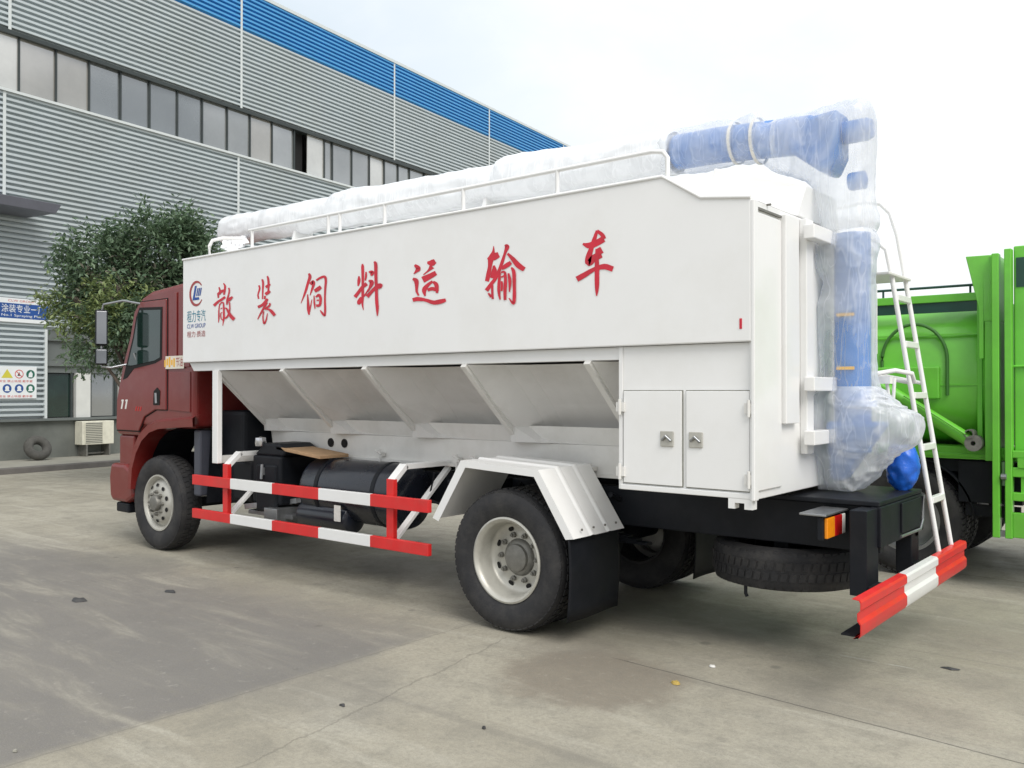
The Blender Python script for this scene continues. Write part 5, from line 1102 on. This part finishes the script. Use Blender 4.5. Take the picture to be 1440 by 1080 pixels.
# --- cab
CY0, CY1 = .17, W - .17
prof = [(-4.36, 1.31), (-4.34, 2.2), (-4.37, 2.82), (-4.58, 2.835), (-5.23, 2.79), (-5.42, 2.735), (-5.56, 2.65), (-5.65, 2.36), (-5.86, 1.94), (-5.99, 1.6), (-6.02, 1.29), (-5.97, 1.2), (-5.45, 1.2), (-5.40, 1.31)]
mb = MB()
def cabsec(k):  # inset towards the sides for a rounded shell
    return prof
mb.prism(prof, CY0, CY1, 'y')
cab = mb.build('cab', 'cabred', T, bevel=.05)
cab.modifiers['edge'].segments = 4
cab['label'] = 'maroon truck cab'
for far in (0, 1):
    f = (lambda y: W - y) if far else (lambda y: y)
    def pr(mbx, poly, a, b):
        a, b = sorted((f(a), f(b))); mbx.prism(poly, a, b, 'y')
    mb = MB()
    pr(mb, [(-4.88, 1.5), (-4.88, 2.68), (-5.42, 2.68), (-5.55, 2.58), (-5.64, 2.3), (-5.81, 1.96), (-5.94, 1.6), (-5.95, 1.26), (-5.45, 1.26), (-5.33, 1.42), (-5.1, 1.5)], .152, .172)
    dpoly = [(-4.88, 1.5), (-4.88, 2.68), (-5.42, 2.68), (-5.55, 2.58), (-5.64, 2.3), (-5.81, 1.96), (-5.94, 1.6), (-5.95, 1.26), (-5.45, 1.26), (-5.33, 1.42), (-5.1, 1.5)]
    door = mb.build('door', 'cabred', T, bevel=.014)
    mb = MB(); pr(mb, [(-5.4 + (x + 5.4) * 1.025, 2.0 + (z - 2.0) * 1.016) for x, z in dpoly], .1665, .1715); mb.build('door_seal', 'hole', door)
    mb = MB(); pr(mb, [(-4.96, 2.04), (-4.95, 2.6), (-5.43, 2.62), (-5.5, 2.52), (-5.57, 2.3), (-5.76, 1.9), (-5.79, 1.83), (-5.7, 1.85), (-5.55, 1.95), (-5.1, 2.0)], .148, .153)
    fr = mb.build('window', 'hole', door)
    mb = MB(); pr(mb, [(-4.99, 2.06), (-4.98, 2.57), (-5.42, 2.59), (-5.47, 2.5), (-5.54, 2.28), (-5.68, 1.98), (-5.52, 1.99), (-5.1, 2.03)], .144, .149); mb.build('pane', 'glass', fr)
    mb = MB(); pr(mb, [(-5.13, 1.55), (-5.0, 1.55), (-4.99, 1.7), (-5.05, 1.74), (-5.12, 1.7)], .145, .153); hd = mb.build('handle', 'hole', door, bevel=.004)
    mb = MB(); yh = f(.138); mb.tube([(-5.05, yh, 1.57), (-5.06, yh, 1.68)], .014, 8); mb.build('handle_grip', 'steel', hd)
    # small raised marks on the door
    mb = MB()
    for k in range(2):
        x = -5.84 + k * .09
        pr(mb, [(x, 1.5), (x + .03, 1.5), (x + .06, 1.59), (x + .03, 1.59)], .149, .1525)
        pr(mb, [(x + .012, 1.585), (x + .06, 1.585), (x + .066, 1.605), (x + .02, 1.605)], .1485, .152)
    mb.build('badge', 'clear', door)
    mb = MB()
    for k in range(3): pr(mb, [(-5.52 + k * .05, 1.48), (-5.5 + k * .05, 1.48), (-5.48 + k * .05, 1.53), (-5.5 + k * .05, 1.53)], .149, .1525)
    mb.build('badge', 'redlens', door)
    # rear quarter with pressed ribs
    mb = MB(); pr(mb, [(-4.74, 1.95), (-4.74, 2.74), (-4.68, 2.74), (-4.68, 1.95)], .158, .171); pr(mb, [(-4.6, 1.95), (-4.6, 2.74), (-4.43, 2.74), (-4.43, 1.95)], .158, .171); pr(mb, [(-4.84, 1.5), (-4.84, 1.9), (-4.42, 1.9), (-4.42, 1.48)], .16, .171)
    mb.build('quarter_panel', 'cabred', T, bevel=.012)
    # fender
    mb = MB()
    arc = [(-5.58, .62), (-5.56, .86), (-5.47, 1.08), (-5.34, 1.25), (-5.16, 1.36), (-4.94, 1.41), (-4.6, 1.43), (-4.25, 1.46)]
    inn = [(-5.5, .62), (-5.475, .84), (-5.39, 1.02), (-5.27, 1.16), (-5.11, 1.255), (-4.92, 1.3), (-4.6, 1.32), (-4.25, 1.34)]
    ring = []
    for (a, b), (c, d) in zip(arc, inn):
        m_ = ((a + c) / 2, (b + d) / 2)
        ring.append([(a, f(.185), b), (a * .9 + c * .1, f(.12), b * .9 + d * .1), (m_[0] * .6 + a * .4, f(.085), m_[1] * .6 + b * .4), (c, f(.09), d), (c, f(.3), d)])
    mb.grid(ring); fd = mb.build('fender', 'cabred', T, smooth=50)
    mb = MB(); rows = []
    for (c, d) in inn: rows.append([(c + .01, f(.29), d - .01), (c + .01, f(.75), d - .01)])
    rows += [[(-4.28, f(.29), .9), (-4.28, f(.75), .9)], [(-4.26, f(.25), .55), (-4.26, f(.75), .55)]]
    mb.grid(rows); mb.build('wheel_well', 'black', T)
    mb = MB(); ya, yb = sorted((f(.2), f(.62))); mb.box(-4.42, -4.3, ya, yb, .62, 1.3); mb.build('splash_panel', mat('grey_blue_panel', (.06, .065, .085), .5), T, bevel=.02)
    # step and bumper corner
    mb = MB(); ya, yb = sorted((f(.19), f(.6))); mb.box(-5.95, -5.62, ya, yb, .86, 1.2); mb.box(-5.93, -5.6, ya - .01, yb, .72, .80); mb.build('step', 'cabred', T, bevel=.02)
    # mirror
    mb = MB(); 
    mb.tube([(-5.42, f(.17), 2.66), (-5.6, f(.05), 2.7), (-5.78, f(-.08), 2.66), (-5.8, f(-.09), 2.58)], .012, 8)
    mb.tube([(-5.72, f(.16), 2.0), (-5.78, f(.0), 1.96), (-5.8, f(-.09), 1.97), (-5.8, f(-.09), 2.0)], .012, 8); mb.tube([(-5.8, f(-.09), 2.58), (-5.8, f(-.09), 1.98)], .012, 8); mb.tube([(-5.5, f(.16), 2.02), (-5.52, f(.13), 2.12)], .01, 8)
    mi_ = mb.build('mirror_arm', 'steel', T, smooth=50)
    mb = MB(); ya, yb = sorted((f(-.155), f(-.03))); mb.box(-5.83, -5.76, ya, yb, 2.2, 2.6); mb.xform(lambda v: Matrix.Rotation(R(-24 if not far else 24), 3, 'Z') @ (v - Vector((-5.8, f(-.09), 0))) + Vector((-5.8, f(-.09), 0))); mh = mb.build('mirror', 'black', T, bevel=.02)
    mb = MB(); mb.box(-5.759, -5.752, ya + .012, yb - .012, 2.22, 2.58); mb.xform(lambda v: Matrix.Rotation(R(-24 if not far else 24), 3, 'Z') @ (v - Vector((-5.8, f(-.09), 0))) + Vector((-5.8, f(-.09), 0))); mb.build('mirror_glass', 'mirror', mh, bevel=.002)
    mb = MB(); mb.box(-5.83, -5.76, ya, yb, 1.99, 2.17); mb.xform(lambda v: Matrix.Rotation(R(-24 if not far else 24), 3, 'Z') @ (v - Vector((-5.8, f(-.09), 0))) + Vector((-5.8, f(-.09), 0))); mh = mb.build('mirror', 'black', T, bevel=.02)
    mb = MB(); mb.box(-5.759, -5.752, ya + .012, yb - .012, 2.005, 2.155); mb.xform(lambda v: Matrix.Rotation(R(-24 if not far else 24), 3, 'Z') @ (v - Vector((-5.8, f(-.09), 0))) + Vector((-5.8, f(-.09), 0))); mb.build('mirror_glass', 'mirror', mh, bevel=.002)
mb = MB(); mb.prism([(-6.08, .5), (-6.1, .72), (-6.06, .88), (-5.75, .88), (-5.56, .8), (-5.54, .52), (-5.7, .45), (-6.02, .45)], CY0 - .03, CY1 + .03, 'y'); bp_ = mb.build('front_bumper', 'cabred', T, bevel=.04)
mb = MB(); mb.box(-5.98, -5.7, CY0, .6, .33, .44); mb.build('bumper_step', 'black', T, bevel=.02)
mb = MB(); mb.box(-6.112, -6.09, CY0 + .1, CY0 + .45, .6, .78); mb.box(-6.112, -6.09, CY1 - .45, CY1 - .1, .6, .78); mb.build('headlight', 'clear', T, bevel=.01)
mb = MB(); mb.add([(-5.64, CY0 + .1, 2.5), (-5.98, CY0 + .1, 1.78), (-5.98, CY1 - .1, 1.78), (-5.64, CY1 - .1, 2.5)], [(0, 1, 2, 3)])
mb.xform(lambda v: v + Vector((-.045, 0, 0))); ws = mb.build('windscreen', 'glass', T)
sd = ws.modifiers.new('thick', 'SOLIDIFY'); sd.thickness = .01
mb = MB(); mb.box(-4.93, -4.53, .1525, .1575, 1.935, 2.07); st_ = mb.build('sticker', 'cream2', T)
mb = MB()
for k in range(5): mb.box(-4.91 + k * .045, -4.88 + k * .045, .150, .1522, 1.955 + .02 * (k % 2), 2.03 + .015 * (k % 3))
mb.build('sticker_print', 'yellow', st_)
mb = MB(); put_text(mb, '节油', .13, .1, lambda u, v: (-4.68 + u, .1515, 1.955 + v)); mb.build('sticker_print', 'logored', st_, fixn=False)

# --- ladder
mb = MB()
def lad(z): return 2.34 - (z - .58) * (.31 / 1.97)
for y, top in ((1.72, [(2.0, 1.72, 2.7), (1.92, 1.72, 2.78), (1.8, 1.72, 2.8)]), (2.06, [(1.98, 2.06, 2.85), (1.93, 2.06, 3.02), (1.86, 2.06, 3.1), (1.74, 2.06, 3.13), (1.5, 2.06, 3.1), (1.3, 2.06, 3.0)])):
    mb.tube([(lad(.59), y, .59), (lad(2.5), y, 2.5)] + top, .017, 12)
lr = mb.build('ladder', 'white', T, smooth=50)
for z in (.95, 1.31, 1.67, 2.03, 2.36):
    mb = MB(); mb.box(lad(z) - .02, lad(z) + .02, 1.735, 2.045, z - .022, z + .022); mb.build('rung', 'white', lr, bevel=.005)
mb = MB(); mb.box(1.756, 2.07, 1.55, 2.08, 2.505, 2.525); mb.build('platform', 'whitedull', T, bevel=.005)
for y in (1.75, 2.06):
    mb = MB(); mb.tube([(1.76, y, 1.84), (2.14, y, 1.76)], .014, 8); mb.build('ladder_stay', 'white', T)
mb = MB(); mb.box(1.756, 1.85, 1.62, 1.7, 2.66, 2.76); mb.build('lug', 'white', T)

# a brown board lying on the fuel tank
bd = MB(); bd.hexa([(-3.15, .3, 1.145), (-2.5, .3, 1.085), (-2.5, .64, 1.085), (-3.15, .64, 1.145), (-3.15, .3, 1.175), (-2.5, .3, 1.115), (-2.5, .64, 1.115), (-3.15, .64, 1.175)])
tag(bd.build('board', 'wood', loc=(-2.8, .4, 1.1), bevel=.004), 'brown board lying on top of the black tank under the hopper', 'board')

# ------------------------------------------------------------------ green truck
GY = 3.8
G = thing('garbage_truck', (2.0, GY + 1.1, 0), 'bright green refuse truck with a round tank and vertical rails behind the white truck', 'truck')
GW = 2.2
cyy, czz = GY + GW / 2, 1.86
mb = MB()
def tsec(x, k=1.):
    row = []
    for i in range(48):
        t = 2 * PI * i / 48
        c_, s_ = math.cos(t), math.sin(t)
        e = .62
        row.append((x, cyy + math.copysign(abs(c_) ** e, c_) * GW / 2 * k, czz + math.copysign(abs(s_) ** e, s_) * .69 * k))
    return row
mb.grid([tsec(-.35, .9), tsec(-.3), tsec(2.24), tsec(2.3, .96)], closed=True)
mb.add(tsec(-.35, .9), [list(range(48))]); mb.add(tsec(2.3, .96), [list(range(48))])
tank = mb.build('tank', 'green', G, smooth=40)
mb = MB(); mb.box(-.3, 2.22, GY - .0, GY + .05, 2.50, 2.57); mb.build('top_rail', 'green', G, bevel=.005)
mb = MB(); mb.box(-.3, 2.22, GY + .02, GY + .06, 2.41, 2.499); mb.build('gutter', 'dkgreen', G)
mb = MB(); mb.tube([(-.3, GY + .03, 2.64), (2.22, GY + .03, 2.64)], .012, 8)
for x in (-.2, .6, 1.36, 2.1): mb.tube([(x, GY + .03, 2.56), (x, GY + .03, 2.64)], .01, 6)
mb.build('hand_rail', 'dkgreen', G)
mb = MB(); mb.box(-.3, 2.5, GY - .01, GY + .3, 1.10, 1.21); mb.box(-.3, 2.5, GY - .02, GY + .02, 1.12, 1.15); mb.build('side_sill', 'green', G, bevel=.006)
mb = MB(); pts = []
for k in range(25):
    t = PI * k / 24
    pts.append((1.64 - .28 * math.cos(t), GY - .012, 1.98 + .33 * math.sin(t)))
pts = [(1.36, GY - .012, 1.66)] + pts + [(1.92, GY - .012, 1.66)]
mb.tube(pts, .015, 8); mb.build('arch_rib', mat('dark_green_rib', (.05, .17, .03), .5), tank, smooth=50)  # rib in a darker green than the tank
mb = MB(); mb.box(1.3, 1.86, GY - .05, GY + .02, 1.63, 1.92); mb.build('side_box', 'green', G, bevel=.012)
for z in (1.75, 2.2):
    mb = MB(); mb.box(-.28, 2.22, GY - .006, GY + .02, z, z + .012); mb.build('seam', 'green', tank)
mb = MB(); mb.box(2.16, 2.2, GY - .01, GY + .05, 1.2, 2.5); mb.build('stiffener', 'green', tank, bevel=.004)
mb = MB(); mb.tube([(1.42, GY - .12, 1.72), (2.12, GY - .12, 1.27)], .058, 18); mb.tube([(1.3, GY - .12, 1.8), (1.45, GY - .12, 1.7)], .035, 12); mb.tube([(1.6, GY - .19, 1.66), (2.1, GY - .19, 1.33)], .01, 6)
cyl = mb.build('hydraulic_cylinder', 'green', G, smooth=40)
mb = MB(); mb.lathe([(.02, -.06), (.07, -.06), (.07, .06), (.02, .06)], (2.16, GY - .12, 1.25), 'y', 20); mb.lathe([(.03, -.07), (.04, -.07), (.04, .07), (.03, .07)], (2.13, GY - .12, 1.33), 'y', 14); mb.build('cylinder_eye', 'hub', cyl)
# loading hopper and lifting rails
mb = MB(); mb.hexa([(2.22, GY - .12, 2.3), (2.34, GY - .12, 2.3), (2.34, GY + .3, 2.3), (2.24, GY + .3, 2.3), (2.1, GY - .15, 2.87), (2.34, GY - .12, 2.87), (2.34, GY + .3, 2.87), (2.1, GY + .3, 2.87)])
mb.box(2.24, 2.34, GY - .12, GY + .3, 1.1, 2.3)
mb.build('loading_chute', 'green', G, bevel=.006)
mb = MB(); mb.box(2.2, 2.235, GY - .13, GY - .1, 1.98, 2.84); mb.box(2.285, 2.3, GY - .135, GY - .12, 2.3, 2.86); mb.build('chute_rib', 'green', G, bevel=.004)
for x in (2.31, 2.405, 3.1):
    mb = MB(); mb.box(x, x + .055, GY - .2, GY - .11, .46, 2.9 if x > 2.35 else 2.87); mb.build('lift_rail', 'green', G, bevel=.006)
mb = MB(); mb.box(2.36, 2.41, GY - .18, GY - .14, .47, .52); mb.tube([(2.39, GY - .15, .9), (2.39, GY - .15, 1.1)], .02, 8); mb.tube([(2.38, GY - .21, .98), (2.42, GY - .21, .98)], .025, 8); mb.build('rail_clamp', 'steel', G)
for z0, z1 in ((.47, .68), (.78, .85), (.98, 1.06), (1.14, 1.2)):
    mb = MB(); mb.box(2.46, 3.1, GY - .19, GY - .12, z0, z1); mb.build('lift_crossbar', 'green', G, bevel=.006)
mb = MB()
for x in (2.52, 2.62, 2.74): mb.box(x, x + .03, GY - .17, GY - .14, .85, .98)
mb.box(2.5, 2.7, GY - .2, GY - .1, 1.06, 1.14); mb.build('lift_grille', 'green', G)
mb = MB(); mb.box(2.46, 3.3, GY - .1, GY + GW, 1.1, 2.93); mb.box(2.455, 3.2, GY - .13, GY - .1, 1.9, 1.92); bxx = mb.build('loading_box', 'green', G, bevel=.02)
mb = MB(); mb.box(2.48, 3.25, GY - .108, GY - .101, 2.58, 2.83); mb.build('dark_panel', 'dkgreen', bxx)
# chassis, wheels
mb = MB()
for y in (GY + .6, GY + 1.5): mb.box(-.4, 5.2, y, y + .09, .82, 1.06)
mb.box(-.3, 2.3, GY + .08, GY + GW - .08, .98, 1.09); mb.box(2.0, 2.5, GY + .02, GY + .6, .72, 1.08)
mb.build('chassis_frame', 'black', G)
mb = MB(); mb.box(2.05, 2.48, GY + .05, GY + .09, .6, .7); mb.box(2.06, 2.14, GY + .06, GY + .1, .6, 1.0); mb.build('side_bar', 'black', G)
mb = MB(); rows = [[(1.54 + .6 * math.cos(R(t)), y, .52 + .6 * math.sin(R(t))) for y in (GY + .02, GY + .62)] for t in range(5, 176, 10)]
mb.grid(rows); fg = mb.build('mudguard', 'black', G, smooth=50)
sd = fg.modifiers.new('thick', 'SOLIDIFY'); sd.thickness = .015
def gwheel(x, y):
    mb = MB(); tyre_mb(mb, (x, y, .515), Ro=.515); wv = mb.build('wheel', 'rubber', G, smooth=35)
    mb = MB(); sg_ = -1 if y < GY + 1 else 1
    mb.lathe([(.3, .1 * sg_), (.27, .1 * sg_), (.26, -.02 * sg_), (.2, -.04 * sg_), (.1, -.02 * sg_), (.09, .06 * sg_), (0, .06 * sg_)], (x, y, .515), 'y', 36); mb.build('rim', 'steel', wv, smooth=40)
for y in (GY + .16, GY + .48, GY + GW - .16, GY + GW - .48): gwheel(1.54, y)
for y in (GY + .18, GY + GW - .18): gwheel(4.35, y)
mb = MB(); mb.prism([(3.45, 1.05), (3.45, 2.7), (3.7, 2.82), (4.6, 2.82), (4.85, 2.2), (5.1, 1.7), (5.15, .6), (4.95, .55), (4.85, .95), (3.9, .95)], GY + .03, GY + GW - .03, 'y'); gc = mb.build('cab', 'green', G, bevel=.05)
for y0, y1 in ((GY + .022, GY + .03), (GY + GW - .03, GY + GW - .022)):
    mb = MB(); mb.prism([(3.85, 1.85), (3.85, 2.6), (4.55, 2.6), (4.85, 1.85)], y0, y1, 'y'); mb.build('side_window', 'glass', gc)
mb = MB(); mb.add([(4.70, GY + .15, 2.66), (5.0, GY + .15, 1.95), (5.0, GY + GW - .15, 1.95), (4.70, GY + GW - .15, 2.66)], [(0, 1, 2, 3)]); mb.xform(lambda v: v + Vector((.02, 0, 0))); ws = mb.build('windscreen', 'glass', gc)

# ------------------------------------------------------------------ litter on the yard
def scrap(x, y, r, h, m, label, seed, name='scrap', cat='litter', flat=False):
    rn = random.Random(seed); mb = MB(); n = 9
    ph = [rn.uniform(.55, 1.1) for _ in range(n)]; an = rn.uniform(0, 6)
    lo = [(x + r * ph[k] * math.cos(2 * PI * k / n + an), y + r * ph[k] * (.45 if flat else .8) * math.sin(2 * PI * k / n + an), .003) for k in range(n)]
    hi = [(x + (a - x) * .75, y + (b - y) * .75, .003 + h * rn.uniform(.6, 1.2)) for a, b, c in lo]
    mb.add(lo + hi + [(x, y, .003 + h * 1.1)], [(k, (k + 1) % n, n + (k + 1) % n, n + k) for k in range(n)] + [(n + k, n + (k + 1) % n, 2 * n) for k in range(n)])
    tag(mb.build(name, m, smooth=50, loc=(x, y, 0)), label, cat, 'small scraps on the concrete yard')
scrap(-3.36, -1.45, .11, .018, 'scrapdark', 'largest dark flat scrap on the dark slab at the left', 1, flat=True)
scrap(-3.07, -.82, .07, .014, 'scrapdark', 'smaller dark scrap on the dark slab nearer the truck', 2, flat=True)
scrap(-.56, -3.03, .016, .009, 'apron', 'pale chip on the dark slab near the bottom left corner', 3)
scrap(.96, -1.42, .014, .012, 'scrapdark', 'small black chip alone on the pale slab in the foreground', 4)
scrap(1.40, .22, .022, .011, 'paper', 'crumpled white scrap on the concrete behind the rear wheel', 5)
scrap(1.38, -.2, .035, .014, 'leafdry', 'yellow dry leaf beside the slab joint', 6, name='dry_leaf', cat='leaf')
scrap(.16, -1.66, .03, .01, 'scrapdark', 'dark oval lump on the pale slab near the crack', 7, flat=True)
scrap(2.55, 1.1, .06, .008, 'scrapdark', 'thin dark scrap on the ground right of the striped rear bumper', 8, flat=True)

# ------------------------------------------------------------------ light, sky, camera
SUN_EL, SUN_AZ = R(48), None
sd_ = Vector((.92, -.40, 0)).normalized()
sdir = Vector((sd_.x * math.cos(SUN_EL), sd_.y * math.cos(SUN_EL), math.sin(SUN_EL)))
w = bpy.data.worlds.new('World'); S.world = w; w.use_nodes = True
nt = w.node_tree; bg = nt.nodes['Background']; wo = nt.nodes['World Output']
sky = nd(nt, 'ShaderNodeTexSky', sky_type='NISHITA'); sky.sun_disc = False
sky.sun_elevation = SUN_EL; sky.sun_rotation = math.atan2(sd_.x, sd_.y)
sky.air_density = 1.2; sky.dust_density = 3
nt.links.new(sky.outputs[0], bg.inputs['Color']); bg.inputs['Strength'].default_value = .1
tc = nd(nt, 'ShaderNodeTexCoord'); mp = nd(nt, 'ShaderNodeMapping'); mp.inputs['Scale'].default_value = (1, 1, 2.6)
nt.links.new(tc.outputs['Generated'], mp.inputs[0])
nz = nd(nt, 'ShaderNodeTexNoise'); nz.inputs['Scale'].default_value = 2.2; nz.inputs['Detail'].default_value = 7; nz.inputs['Roughness'].default_value = .55; nz.inputs['Distortion'].default_value = .3
nt.links.new(mp.outputs[0], nz.inputs['Vector'])
rp = nd(nt, 'ShaderNodeValToRGB')
rp.color_ramp.elements[0].position = .36; rp.color_ramp.elements[0].color = (.87, .92, .975, 1)
rp.color_ramp.elements[1].position = .62; rp.color_ramp.elements[1].color = (.99, 1.0, 1.01, 1)
nt.links.new(nz.outputs[0], rp.inputs[0])
cb = nd(nt, 'ShaderNodeBackground'); cb.inputs["Strength"].default_value = 1.0
# unseen dark cloud banks behind the viewer, added to reflect in the factory windows
sx = nd(nt, 'ShaderNodeSeparateXYZ'); nt.links.new(tc.outputs['Generated'], sx.inputs[0])
mk = nd(nt, 'ShaderNodeMapRange'); mk.interpolation_type = 'SMOOTHSTEP'
for i_, q in enumerate((.25, .75, 0, 1)): mk.inputs[i_ + 1].default_value = q
nt.links.new(sx.outputs[0], mk.inputs[0])
n2 = nd(nt, 'ShaderNodeTexNoise'); n2.inputs['Scale'].default_value = 5.; n2.inputs['Detail'].default_value = 6; n2.inputs['Distortion'].default_value = .6
nt.links.new(mp.outputs[0], n2.inputs['Vector'])
r2 = nd(nt, 'ShaderNodeMapRange'); r2.interpolation_type = 'SMOOTHSTEP'
for i_, q in enumerate((.4, .6, .9, .1)): r2.inputs[i_ + 1].default_value = q
nt.links.new(n2.outputs[0], r2.inputs[0])
mm = nd(nt, 'ShaderNodeMath', operation='MULTIPLY'); nt.links.new(mk.outputs[0], mm.inputs[0]); nt.links.new(r2.outputs[0], mm.inputs[1])
mc = nd(nt, 'ShaderNodeMix', data_type='RGBA'); nt.links.new(mm.outputs[0], mc.inputs[0]); nt.links.new(rp.outputs[0], mc.inputs[6]); mc.inputs[7].default_value = (.34, .37, .4, 1)
# greyer, cooler cloud over the factory side
mk3 = nd(nt, 'ShaderNodeMapRange'); mk3.interpolation_type = 'SMOOTHSTEP'
for i_, q in enumerate((-.45, -.85, 0, .95)): mk3.inputs[i_ + 1].default_value = q
nt.links.new(sx.outputs[0], mk3.inputs[0])
r3 = nd(nt, 'ShaderNodeMapRange'); r3.interpolation_type = 'SMOOTHSTEP'
for i_, q in enumerate((.38, .62, 1., .25)): r3.inputs[i_ + 1].default_value = q
nt.links.new(nz.outputs[0], r3.inputs[0])
m3 = nd(nt, 'ShaderNodeMath', operation='MULTIPLY'); nt.links.new(mk3.outputs[0], m3.inputs[0]); nt.links.new(r3.outputs[0], m3.inputs[1])
mc3 = nd(nt, 'ShaderNodeMix', data_type='RGBA'); nt.links.new(m3.outputs[0], mc3.inputs[0]); nt.links.new(mc.outputs[2], mc3.inputs[6]); mc3.inputs[7].default_value = (.66, .75, .82, 1)
nt.links.new(mc3.outputs[2], cb.inputs['Color'])
mixs = nd(nt, 'ShaderNodeMixShader'); mixs.inputs[0].default_value = .9
nt.links.new(bg.outputs[0], mixs.inputs[1]); nt.links.new(cb.outputs[0], mixs.inputs[2]); nt.links.new(mixs.outputs[0], wo.inputs['Surface'])

sl_ = bpy.data.lights.new('sun', 'SUN'); sl_.energy = 2.2; sl_.angle = R(35); sl_.color = (1, .965, .92)
so = bpy.data.objects.new('sun', sl_); COL.objects.link(so); so.location = (10, -10, 20)
so.rotation_euler = sdir.to_track_quat('Z', 'Y').to_euler()

cd = bpy.data.cameras.new('camera'); cam = bpy.data.objects.new('camera', cd); COL.objects.link(cam)
cd.sensor_width = 36; cd.lens = 36 * 1240 / 1440; cd.clip_end = 2000; cd.clip_start = .05
A = R(39.2)
cam.location = (3.8855, -4.7798, 1.7)
fw = Vector((-math.sin(A), math.cos(A), math.tan(R(.462))))
cam.rotation_euler = fw.to_track_quat('-Z', 'Y').to_euler()
S.camera = cam
S.view_settings.view_transform = 'Standard'; S.view_settings.look = 'None'; S.view_settings.exposure = .26; S.view_settings.gamma = 1
S.cycles.max_bounces = 8; S.cycles.transparent_max_bounces = 16
